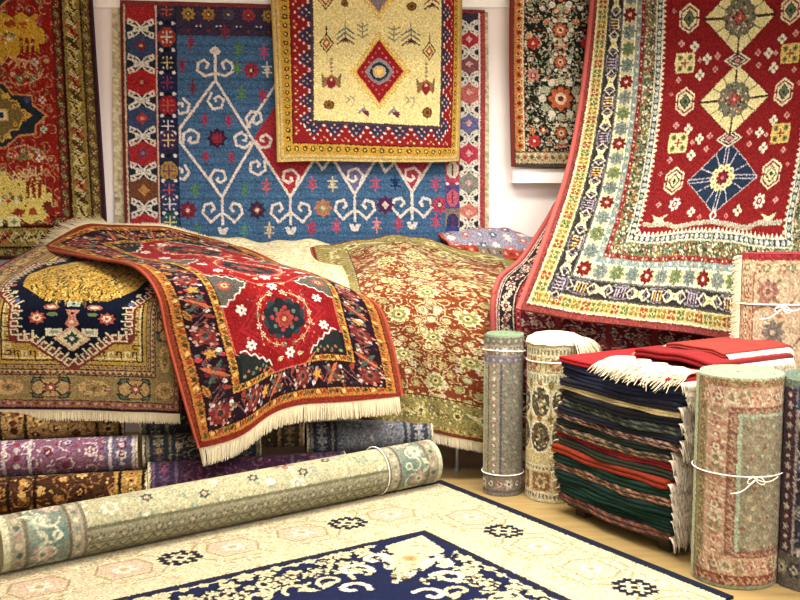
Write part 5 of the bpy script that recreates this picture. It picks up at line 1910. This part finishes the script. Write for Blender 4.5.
# ---- standing rolls
def standing(xl, xr, yb, yt, cvf, label, **kw):
    xc = (xl + xr) / 2
    g = G(xc, yb)
    depth = g[1] * math.cos(PITCH) + EYE * math.sin(PITCH)
    R = (xr - xl) / 2 / F * depth
    R = R * (1 + R / depth)
    Yc = g[1] + R
    X = g[0] * Yc / g[1]
    h = P(xc, yt, Yc)[2]
    strings = kw.pop('strings', [])
    inf = roll('rolled_rug', (X, Yc, h), (X, Yc, 0.003), R, cvf(2 * math.pi * R * 100, h * 100), label, **kw)
    for (ys, rr, bow, tl, w) in strings:
        zz = P(xc, ys, Yc - R)[2]
        ring_string(inf, h - zz, rr, bow, tilt=tl, w=w)
    return inf, X, Yc, h, R

def d_front(W, H):
    c = CV(W, H, 2.2, '#968e74'); c.tone = .05; c.crisp = .4
    # field: fine boteh rows
    for j in range(int(H / 4)):
        for i in range(int((W - 24) / 4)):
            x, y = 25 + i * 4 + (j % 2) * 2, 3 + j * 4
            c.ell(x, y, 1.3, .9, ['#87805f', '#b4a888', '#8d7a60', '#a8ac88'][(i + j) % 4], .6); c.circ(x + 1, y - .8, .5, '#c4b090')
            if (i + 2 * j) % 7 == 0: c.circ(x, y, .8, '#a05a4c')
    def bandx(x0, x1, k, pal, sp):
        c.rect(x0, 0, x1, H, k)
        for j in range(int(H / sp) + 1):
            rosette(c, (x0 + x1) / 2, j * sp, (x1 - x0) * .36, pal[j % len(pal)], pal[(j + 1) % len(pal)], pal[(j + 2) % len(pal)], 6)
            c.line([(x0 + .6, j * sp), (x1 - .6, j * sp + sp * .5), (x0 + .6, j * sp + sp)], .5, pal[2])
    def bandy(y0, y1, k, pal, sp, x0):
        c.rect(x0, y0, W, y1, k)
        for j in range(int((W - x0) / sp) + 1):
            rosette(c, x0 + j * sp, (y0 + y1) / 2, (y1 - y0) * .38, pal[j % len(pal)], pal[(j + 1) % len(pal)], pal[(j + 2) % len(pal)], 6)
            c.line([(x0 + j * sp, y0 + .6), (x0 + j * sp + sp / 2, y1 - .6), (x0 + j * sp + sp, y0 + .6)], .5, pal[2])
    bp = ['#cfa888', '#a3685a', '#dccfae', '#8f8a60', '#b48068']
    bandx(4, 9, '#a08a62', ['#bda878', '#8a5a40', '#7c7a50'], 3)
    bandx(9, 18, '#c09c80', bp, 4.6)
    bandx(18, 22, '#8f5c4c', ['#b08870', '#704a3c', '#b8a080'], 3.2)
    c.rect(22, 11, 23.2, H - 7, '#a9bd9c'); 
    bandy(0, 4, '#a87e58', ['#9a4a3c', '#c8a880', '#7c7a50'], 4, 4)
    bandy(4, 11.5, '#c6a488', bp, 5, 9)
    bandy(11.5, 14, '#8f5c4c', ['#b08870', '#704a3c', '#b8a080'], 3.2, 18)
    c.rect(22, 14, W, 15, '#a9bd9c')
    bandy(H - 13, H - 5.5, '#c9a07c', bp, 5, 9)
    bandy(H - 5.5, H - 1.5, '#94533e', ['#b87858', '#7a3a30', '#c8a880'], 3.4, 4)
    bandy(H - 15.5, H - 13, '#8f5c4c', ['#b08870', '#704a3c', '#b8a080'], 3.2, 22)
    c.rect(0, H - 1.5, W, H, '#8c9878')
    c.rect(0, 0, 3.2, H, '#b9c49a'); c.rect(3, 0, 4, H, '#7f7c58'); c.rect(0, 0, W, .8, '#b4c49c')
    return c
standing(690, 776, 591, 371, d_front, 'thick beige and pink rolled rug standing in front, tied with white string', th0=math.pi - .02, turns=8, pitch=.019,
         coil='#b9d3ac', seed=51, strings=[(478, .0024, -1.52, .004, .8)])

def d_grey(W, H):
    c = CV(W, H, 2.2, '#837d6e'); c.tone = .05; c.crisp = .4
    for j in range(int(H / 3)):
        for i in range(int(W / 3)):
            x, y = i * 3 + (j % 2) * 1.5, j * 3
            c.ell(x, y, 1.1, .7, ['#77705f', '#a39c8a', '#7f8a78', '#988474'][(i * 3 + j) % 4], .5)
    c.rect(5, 12, 12, H - 10, '#9c917a'); c.rect(4.4, 12, 5.2, H - 10, '#5f5a4c'); c.rect(11.6, 12, 12.6, H - 10, '#5a5a64')
    for j in range(int(H / 3.4)):
        rosette(c, 8.4, 12 + j * 3.4, 1.5, ['#c4bda4', '#9a6a60', '#6f7a68'][j % 3], '#e0d8c0', None, 5)
    c.rect(0, 0, 4.4, H, '#aba488'); c.rect(0, 0, 1.4, H, '#c4cda8')
    c.rect(0, 0, W, 1.2, '#a4b898'); c.rect(0, 1.2, W, 5, '#7f7a6c'); c.rect(0, 5, W, 11, '#a29784'); c.rect(0, 11, W, 14, '#7c7688')
    for i in range(int(W / 4)):
        rosette(c, i * 4 + 2, 8, 2.4, ['#d0c6b0', '#8a6a60', '#6c6a74'][i % 3], '#e4dcc4', '#6a4a48', 6); c.circ(i * 4, 3, .8, '#b8b09a'); c.circ(i * 4, 12.5, .8, '#b8b0b0')
    c.rect(0, H - 11, W, H - 1, '#8f8272'); c.rect(0, H - 11, W, H - 10, '#6a6460'); c.rect(0, H - 3, W, H - 2, '#6a6460')
    for i in range(int(W / 5)):
        rosette(c, i * 5 + 2, H - 6.4, 2.8, ['#c8beac', '#7a6a64', '#a07a70'][i % 3], '#ded4bc', '#6a5a58', 6)
    return c
standing(482, 523, 497, 333, d_grey, 'slim grey-green rolled rug standing at the left end of the row, tied near its top', th0=math.pi + .2, turns=5, pitch=.016, coil='#a4c89c',
         seed=52, strings=[(353, .003, None, .01, 1), (476, .003, None, 0.002, 1)])

def d_creamroll(W, H):
    c = CV(W, H, 2.2, '#e0d3a4')
    def teeth(y0, y1, k):
        c.rect(0, y0, W, y1, '#e6dcb4')
        for i in range(int(W / 2)):
            c.rect(i * 2, y0 + .8, i * 2 + .9, y1 - .8, k)
    teeth(3, 7, '#9a9068'); 
    for i in range(int(W / 13) + 1):
        x = i * 13
        c.rect(x - 5, 8, x + 5, 15, '#cdbf8a'); rosette(c, x, 11.5, 3.4, '#a06a54', '#c88a68', '#e8d8a8', 6); c.line([(x - 5, 8), (x + 5, 8), (x + 5, 15), (x - 5, 15)], .6, '#8a7c50', True)
        c.poly([(x + 6.5, 8), (x + 8, 11.5), (x + 6.5, 15), (x + 5, 11.5)], '#dcc070')
    teeth(16, 21, '#9aa07c')
    c.rect(0, 21, W, H - 19, '#d9c88e')
    for i in range(int(W / 12) + 1):
        for j in range(3):
            x, y = i * 12 + 6, 30 + j * 17.5
            if y > H - 24: continue
            c.ell(x, y, 6.3, 8.6, '#efe6bc'); c.ell(x, y, 5.3, 7.5, '#5f523c')
            q = random.Random(j)
            for k in range(46):
                a, r = q.uniform(0, 6.28), q.random()
                c.circ(x + 4.8 * r * math.cos(a), y + 6.8 * r * math.sin(a), q.uniform(.35, .8), q.choice(['#d8c898', '#b09a68', '#e8e0b8', '#8a5a48', '#7a8a68', '#2f2c24']))
            c.circ(x, y - 9.4, 1.5, '#a8763c'); c.dia(x + 6, y - 9, 1.8, 2.8, '#8a7a48'); c.line([(x + 6, y - 6), (x + 6, y + 6)], .7, '#b09c5c')
    teeth(H - 19, H - 16, '#8c8460')
    for i in range(int(W / 13) + 1):
        x = i * 13 + 6
        c.rect(x - 5.5, H - 15.5, x + 5.5, H - 5.5, '#c8a070'); c.rect(x - 4.6, H - 14.6, x + 4.6, H - 6.4, '#8a6a48'); rosette(c, x, H - 10.5, 3.6, '#d8b888', '#7a8a5c', '#a04a38', 7)
    teeth(H - 5, H - 1.4, '#8c8460')
    return c
infc, cX, cY, cH, cR = standing(525, 580, 504, 339, d_creamroll, 'cream rolled rug with oval medallions standing beside the folded stack, its top fringe white', th0=math.pi - .4, turns=6, pitch=.018,
                                coil='#eee4cc', seed=53, strings=[(364, .003, None, 0.004, 1)])
# bunched fringe over its top
mv, mf = [], []
nr, na = 9, 40
q_ = random.Random(8)
for i in range(nr):
    f_ = i / (nr - 1)
    r_c = (cR + .006) * math.sin(f_ * math.pi / 2) ** .8
    z_c = cH - .012 + .05 * math.cos(f_ * math.pi / 2)
    for k in range(na):
        a = 2 * math.pi * k / na
        mv.append((cX + r_c * math.cos(a), cY + r_c * math.sin(a), z_c + .004 * math.sin(a * 9 + i) * f_ + q_.uniform(-.002, .002)))
for i in range(nr - 1):
    for k in range(na):
        mf.append((i * na + k, i * na + (k + 1) % na, (i + 1) * na + (k + 1) % na, (i + 1) * na + k))
mesh_obj('fringe_cap', rebase(infc['root'], mv), mf, M_FR, infc['root'])
ed = [(cX + (cR + .004) * math.cos(a), cY + (cR + .004) * math.sin(a), cH + .004) for a in [math.radians(-62 + 6 * k) for k in range(16)]]
ou = [((p[0] - cX) / cR * .8, (p[1] - cY) / cR * .8, .1) for p in ed]
fringe('fringe', ed, ou, .13, infc['root'], step=.0035, droop=.96, seed=9, curl_=.25, jit=.5, thick=2)

def d_darkroll(W, H):
    c = CV(W, H, 2.0, '#343743')
    floral(c, 0, 0, W, H, ['#8c8e88', '#b8b4a4', '#5c6478', '#6a5a5a', '#a8a898'], '#9a9c98', 8, seed=61, mirror=False)
    c.rect(0, 0, 7, H, '#4c3a44'); c.rect(6.4, 0, 7.4, H, '#9a8a88')
    for j in range(int(H / 4)):
        rosette(c, 3.4, j * 4 + 2, 1.7, ['#a89890', '#6a3a44'][j % 2], '#c8b8a8', None, 5)
    c.rect(0, 0, W, 3, '#6c7c6c'); c.rect(7, 3, W, 12, '#2f5478'); c.rect(7, 11.6, W, 12.6, '#b0b0a4')
    for i in range(int(W / 8)):
        rosette(c, 12 + i * 8, 7.6, 3, '#8c94a4', '#3c5c80', '#d0ccc0', 6)
    c.rect(0, H - 14, W, H, '#6b665c')
    for i in range(int(W / 6)):
        rosette(c, i * 6 + 2, H - 8, 3.4, ['#9a9684', '#4c4a50'][i % 2], '#b4ae9a', '#5a4a4a', 6)
    return c
standing(771, 860, 597, 376, d_darkroll, 'dark blue-grey floral rolled rug standing at the right edge of the photo', th0=math.pi + .25, turns=7, pitch=.019, coil='#7f9480', seed=54)

# ---- tall folded rug behind
def d_tall(W, H):
    c = CV(W, H, 1.8, '#d2b48e'); c.gain = .55
    c.rect(0, 0, 4.5, H, '#b2343a'); c.rect(0, 0, W, 3.4, '#b2343a'); c.rect(4.4, 3.4, 5.4, H, '#7a2c2c')
    c.rect(5.4, 3.4, 16, H, '#cda982')
    for j in range(int(H / 4)):
        rosette(c, 10.6, 5 + j * 4, 2.6, ['#b8704c', '#8a8c5c', '#e0cba0', '#9a5a44'][j % 4], '#e4d4ac', '#7a4a3c', 5)
        c.circ(7, 5 + j * 4 + 2, .8, '#8a7a50'); c.circ(14, 5 + j * 4 + 2, .8, '#a07050')
    c.rect(15.6, 10, 16.4, H, '#a06048')
    c.rect(5.4, 3.4, W, 10, '#d6bc92')
    for i in range(int(W / 4)):
        rosette(c, 7 + i * 4, 6.8, 2.2, ['#b8704c', '#8a8c5c', '#e4d0a8'][i % 3], '#e6d8b0', None, 5)
    c.rect(16.4, 10, W, H, '#dcbf9a')
    q = random.Random(4)
    for j in range(6):
        y = 18 + j * 19
        for x in (24, 56, 88):
            if j % 2: x += 3
            k = [('#a87464', '#c09a80', '#8a5a4c'), ('#8e8678', '#7c7068', '#c8b498')][j % 2]
            for m in range(4):
                leaf(c, x, y, 8, m * math.pi / 2 + .78, 3, '#b08a58')
            rosette(c, x, y, 5.8, k[0], k[1], k[2], 8)
            c.line([(x - 8, y + 9), (x, y + 6), (x + 8, y + 9), (x + 14, y + 2)], .8, '#9c6a4c')
            for m in range(7):
                c.circ(x + q.uniform(-9, 9), y + q.uniform(-9, 9), q.uniform(.6, 1.3), q.choice(['#f0e4c4', '#c07a60', '#8c8c60']))
    return c
TY = 4.78
tx0 = P(746, 300, TY)[0]; tR = .21
tz = P(760, 254, TY)[2]
infT = roll('folded_rug', (tx0 + tR, TY + .09, tz), (tx0 + tR, TY + .09, .003), tR, d_tall(2 * math.pi * tR * 100, tz * 100),
            'tall pinkish-beige rug folded flat with a red edge, standing behind the thick beige roll', th0=math.pi - .1, turns=4, pitch=.022, squash=.42, coil='#b8505a', seed=55)
ring_string(infT, tz - P(760, 305, TY)[2], .0035, -1.95, tilt=.0, w=.8)
ez = [(tx0 + .004, TY + .085, tz - .01 - k * (tz - .05) / 40) for k in range(41)]
fringe('fringe', ez, (-1, -.25, 0), .045, infT['root'], step=.004, droop=.35, seed=12, curl_=.3, thick=2)

# ---- stack of folded rugs
A0 = Vector(P(557, 496, 4.82)); B0 = Vector(P(668, 541, 4.20))
A0.z = B0.z = .075
a_ = (B0 - A0); SL = a_.length; a_.normalize(); d_ = Vector((-a_.y, a_.x, 0))
SD = .56
# low stand under it
t = thing('wooden_pallet', (A0.x, A0.y, 0), 'low dark stand raising the pile of folded rugs off the floor', 'pallet')
def obox(mb, s0, s1, q0, q1, z0, z1):
    o = len(mb.V)
    for z in (z0, z1):
        for q in (q0, q1):
            for s in (s0, s1):
                v = A0 + a_ * s + d_ * q; mb.V.append((v.x, v.y, z))
    mb.F += [tuple(o + i for i in f) for f in ((0, 2, 3, 1), (4, 5, 7, 6), (0, 1, 5, 4), (2, 6, 7, 3), (0, 4, 6, 2), (1, 3, 7, 5))]
m = MB(); obox(m, .03, SL - .03, .04, SD - .02, .045, .07); m.build('deck', M_DWOOD, t)
for s in (.06, SL - .12):
    for q in (.07, SD - .12):
        m = MB(); obox(m, s, s + .06, q, q + .06, 0, .045); m.build('foot', M_DWOOD, t)

def folded(name, s0, s1, q0, q1, z, h, col, label, pat=None, sag=.012, seed=1, group=None, tilt=0.0, nf=2, back=None):
    """a folded rug: rounded slab with nf layers showing on the long face"""
    g = random.Random(seed)
    t = thing(name, (A0 + a_ * s0 + d_ * q0)[:2] + (z,), label, 'rug', group)
    nS = 60
    prof = []   # (q, z) section with a groove between the layers
    for j in range(nf):
        zc = h * (j + .5) / nf; rr = h / nf * .5
        for k in range(7):
            a = -math.pi / 2 + math.pi * k / 6
            prof.append((q0 + rr * .9 - rr * .95 * math.cos(a), zc + rr * math.sin(a)))
    back_ = []
    for j in range(nf - 1, -1, -1):
        zc = h * (j + .5) / nf; rr = h / nf * .5
        for k in range(5):
            a = math.pi / 2 - math.pi * k / 4
            back_.append((q1 - rr + rr * math.cos(a), zc + rr * math.sin(a)))
    prof += back_
    n = len(prof); V = []; C = []
    cl = lin(hx(col)) * .9; cp = lin(hx(pat)) * .9 if pat else None
    p1_, p2_, p3_ = g.uniform(0, 6), g.uniform(0, 6), g.uniform(0, 6)
    for i in range(nS):
        f = i / (nS - 1); s = s0 + (s1 - s0) * f
        off = .007 * math.sin(f * 7 + p1_) + .004 * math.sin(f * 19 + p2_)
        dz = -sag * math.sin(math.pi * f) + .003 * math.sin(f * 11 + p3_) + tilt * (f - .5)
        for k, (q, zz) in enumerate(prof):
            e = 1.0
            if i in (0, nS - 1): e = .8
            zc = h / 2 + (zz - h / 2) * e
            v = A0 + a_ * (s + (.0 if 0 < i < nS - 1 else 0)) + d_ * (q + off * (1 if k < 7 * nf else 0))
            V.append((v.x, v.y, z + zc + dz))
            cc = cl * (1 + g.uniform(-.12, .12))
            if cp is not None and k < 7 * nf and (math.sin(s * 150 + k * 1.3) + math.sin(s * 67 + k)) > .2:
                cc = cp * (1 + g.uniform(-.2, .2))
            C.append(np.clip(cc, 0, 1))
    Fq = []
    for i in range(nS - 1):
        for k in range(n):
            Fq.append((i * n + k, (i + 1) * n + k, (i + 1) * n + (k + 1) % n, i * n + (k + 1) % n))
    Fq.append(tuple(range(n))); Fq.append(tuple((nS - 1) * n + k for k in range(n))[::-1])
    mesh_obj('folded_body', rebase(t, V), Fq, PILE, t, np.array(C, dtype=np.float32))
    def endf(s, sgn, L, sd, mat, dr):
        e = []
        for k in range(12):
            v = A0 + a_ * s + d_ * (q0 + .006 + (q1 - q0 - .02) * k / 11); e.append((v.x, v.y, z + h * .5))
        o = a_ * sgn - d_ * .25
        # threads also show towards the viewer at the corner
        fringe('fringe', e, (o.x, o.y, 0), L, t, mat=mat, step=.0035, droop=dr, seed=sd, curl_=.25, jit=.35, thick=2, width=.003)
    endf(s1, 1, .06, seed * 3 + 1, M_FRG, .97)
    endf(s0, -1, .03, seed * 3 + 2, M_FR, .5)
    return t

layers = [
    ('#4a3a34', '#8c5a4c', 'bottommost brown patterned folded rug of the stack, resting on the low stand'),
    ('#162e27', None, 'deep green folded rug just above the bottommost brown patterned one'),
    ('#183429', None, 'thick dark green folded rug second above the bottommost brown one'),
    ('#192f2a', None, 'dark green folded rug just under the thin brown dotted one low in the stack'),
    ('#3f382c', '#9a7058', 'thin brown dotted folded rug between dark green ones low in the stack'),
    ('#183027', None, 'green folded rug directly below the orange-red one'),
    ('#82301f', None, 'orange-red folded rug, the lower of two red ones in the middle of the stack'),
    ('#33382e', None, 'dark olive folded rug sandwiched between the two red ones'),
    ('#86262c', None, 'crimson folded rug, the upper of two red ones in the middle of the stack'),
    ('#2b2f2a', '#8a6c50', 'dark folded rug with brown speckled edge above the crimson one'),
    ('#1e2822', None, 'blackish green folded rug between the two speckled ones'),
    ('#3c2c2c', '#a08070', 'pink speckled folded rug above the middle of the stack'),
    ('#20222c', None, 'black folded rug resting on the pink speckled one'),
    ('#2a3038', '#5c6450', 'charcoal folded rug with olive line below the black one under the cream rug'),
    ('#1b1c20', None, 'black folded rug directly under the cream one'),
    ('#d9c993', None, 'cream folded rug in the upper part of the dark stack'),
    ('#23242f', None, 'navy folded rug lying directly on the cream one'),
    ('#262a40', None, 'dark navy folded rug second above the cream one'),
    ('#2a2e46', None, 'thick navy folded rug just below the red one on top'),
    ('#9c2226', None, 'red folded rug forming the top left of the stack'),
]
ztop = P(565, 351, 4.82)[2]
hh = (ztop - .075) / len(layers)
g2 = random.Random(77)
z = .072
for i, (col, pat, lab) in enumerate(layers):
    k = [1.0, 1.15, .85][g2.randrange(3)] if i not in (15,) else .8
    h = hh * k
    off = g2.uniform(-.012, .012) + (.012 if i > 12 else 0) - (.01 if 8 < i < 12 else 0)
    off += [-.01, .0, -.005][i % 3] - (.012 if 3 < i < 13 else -.006)
    folded('folded_rug', off, SL + g2.uniform(-.015, .015) + (.045 if i > 10 else 0), g2.uniform(-.01, .012), SD, z, h * .97, col, lab, pat, seed=100 + i, group='folded rugs in the stack', sag=.014, nf=2)
    z += h
# ragged cover on top
top = folded('folded_rug', .22, SL - .02, .28, .78, z - .006, .042, '#7c2224', 'bright red folded rug with long white fringe lying loosely on top of the stack', None, seed=150, sag=-.012, nf=2)
e = []
for k in range(30):
    v = A0 + a_ * (.3 + (SL + .03 - .3) * k / 29) + d_ * (.15 + .015 * math.sin(k)); e.append((v.x, v.y, z + .016 + .004 * math.sin(k * .9)))
o = -d_
fringe('fringe', e, (o.x, o.y, .14), .19, top, mat=M_FR, step=.0025, droop=.42, seed=33, curl_=.45, jit=.3, thick=2, seg=7)
folded('folded_rug', .3, SL - .08, .4, .84, z + .038, .026, '#8c3630', 'small pinkish red folded rug topmost behind the white fringe', None, seed=151, sag=-.008, nf=2)

# ------------------------------------------------------------------ light
def area(name, loc, rot_, size, power, col=(1, .93, .82), spread=None):
    l = bpy.data.lights.new(name, 'AREA'); l.shape = 'RECTANGLE'; l.size, l.size_y = size; l.energy = power; l.color = col
    if spread: l.spread = spread
    o = bpy.data.objects.new(name, l); COL.objects.link(o); o.location = loc; o.rotation_euler = rot_
    return o
area('ceiling_light_middle', (.3, 4.5, 3.4), (math.radians(-8), 0, 0), (2.6, .9), 170, spread=math.radians(140))
area('ceiling_light_front', (.8, 1.4, 3.4), (math.radians(32), 0, 0), (3.0, 1.2), 95, spread=math.radians(130))
area('ceiling_light_right', (1.9, 2.9, 3.3), (math.radians(28), math.radians(8), 0), (1.2, 1.0), 55, (1, .95, .88), spread=math.radians(120))
area('fill_light_behind', (1.4, -1.3, 1.7), (math.radians(82), 0, 0), (2.4, 1.4), 60, (1, .97, .95))  # added fill from behind the camera; no window is built there
w = bpy.data.worlds.new('world'); SC.world = w; w.use_nodes = True
w.node_tree.nodes['Background'].inputs['Color'].default_value = (1, .96, .9, 1)
w.node_tree.nodes['Background'].inputs['Strength'].default_value = .25
SC.view_settings.view_transform = 'Standard'
SC.view_settings.look = 'None'
SC.view_settings.gamma = 1
SC.view_settings.exposure = 0.12
SC.view_settings.use_curve_mapping = False
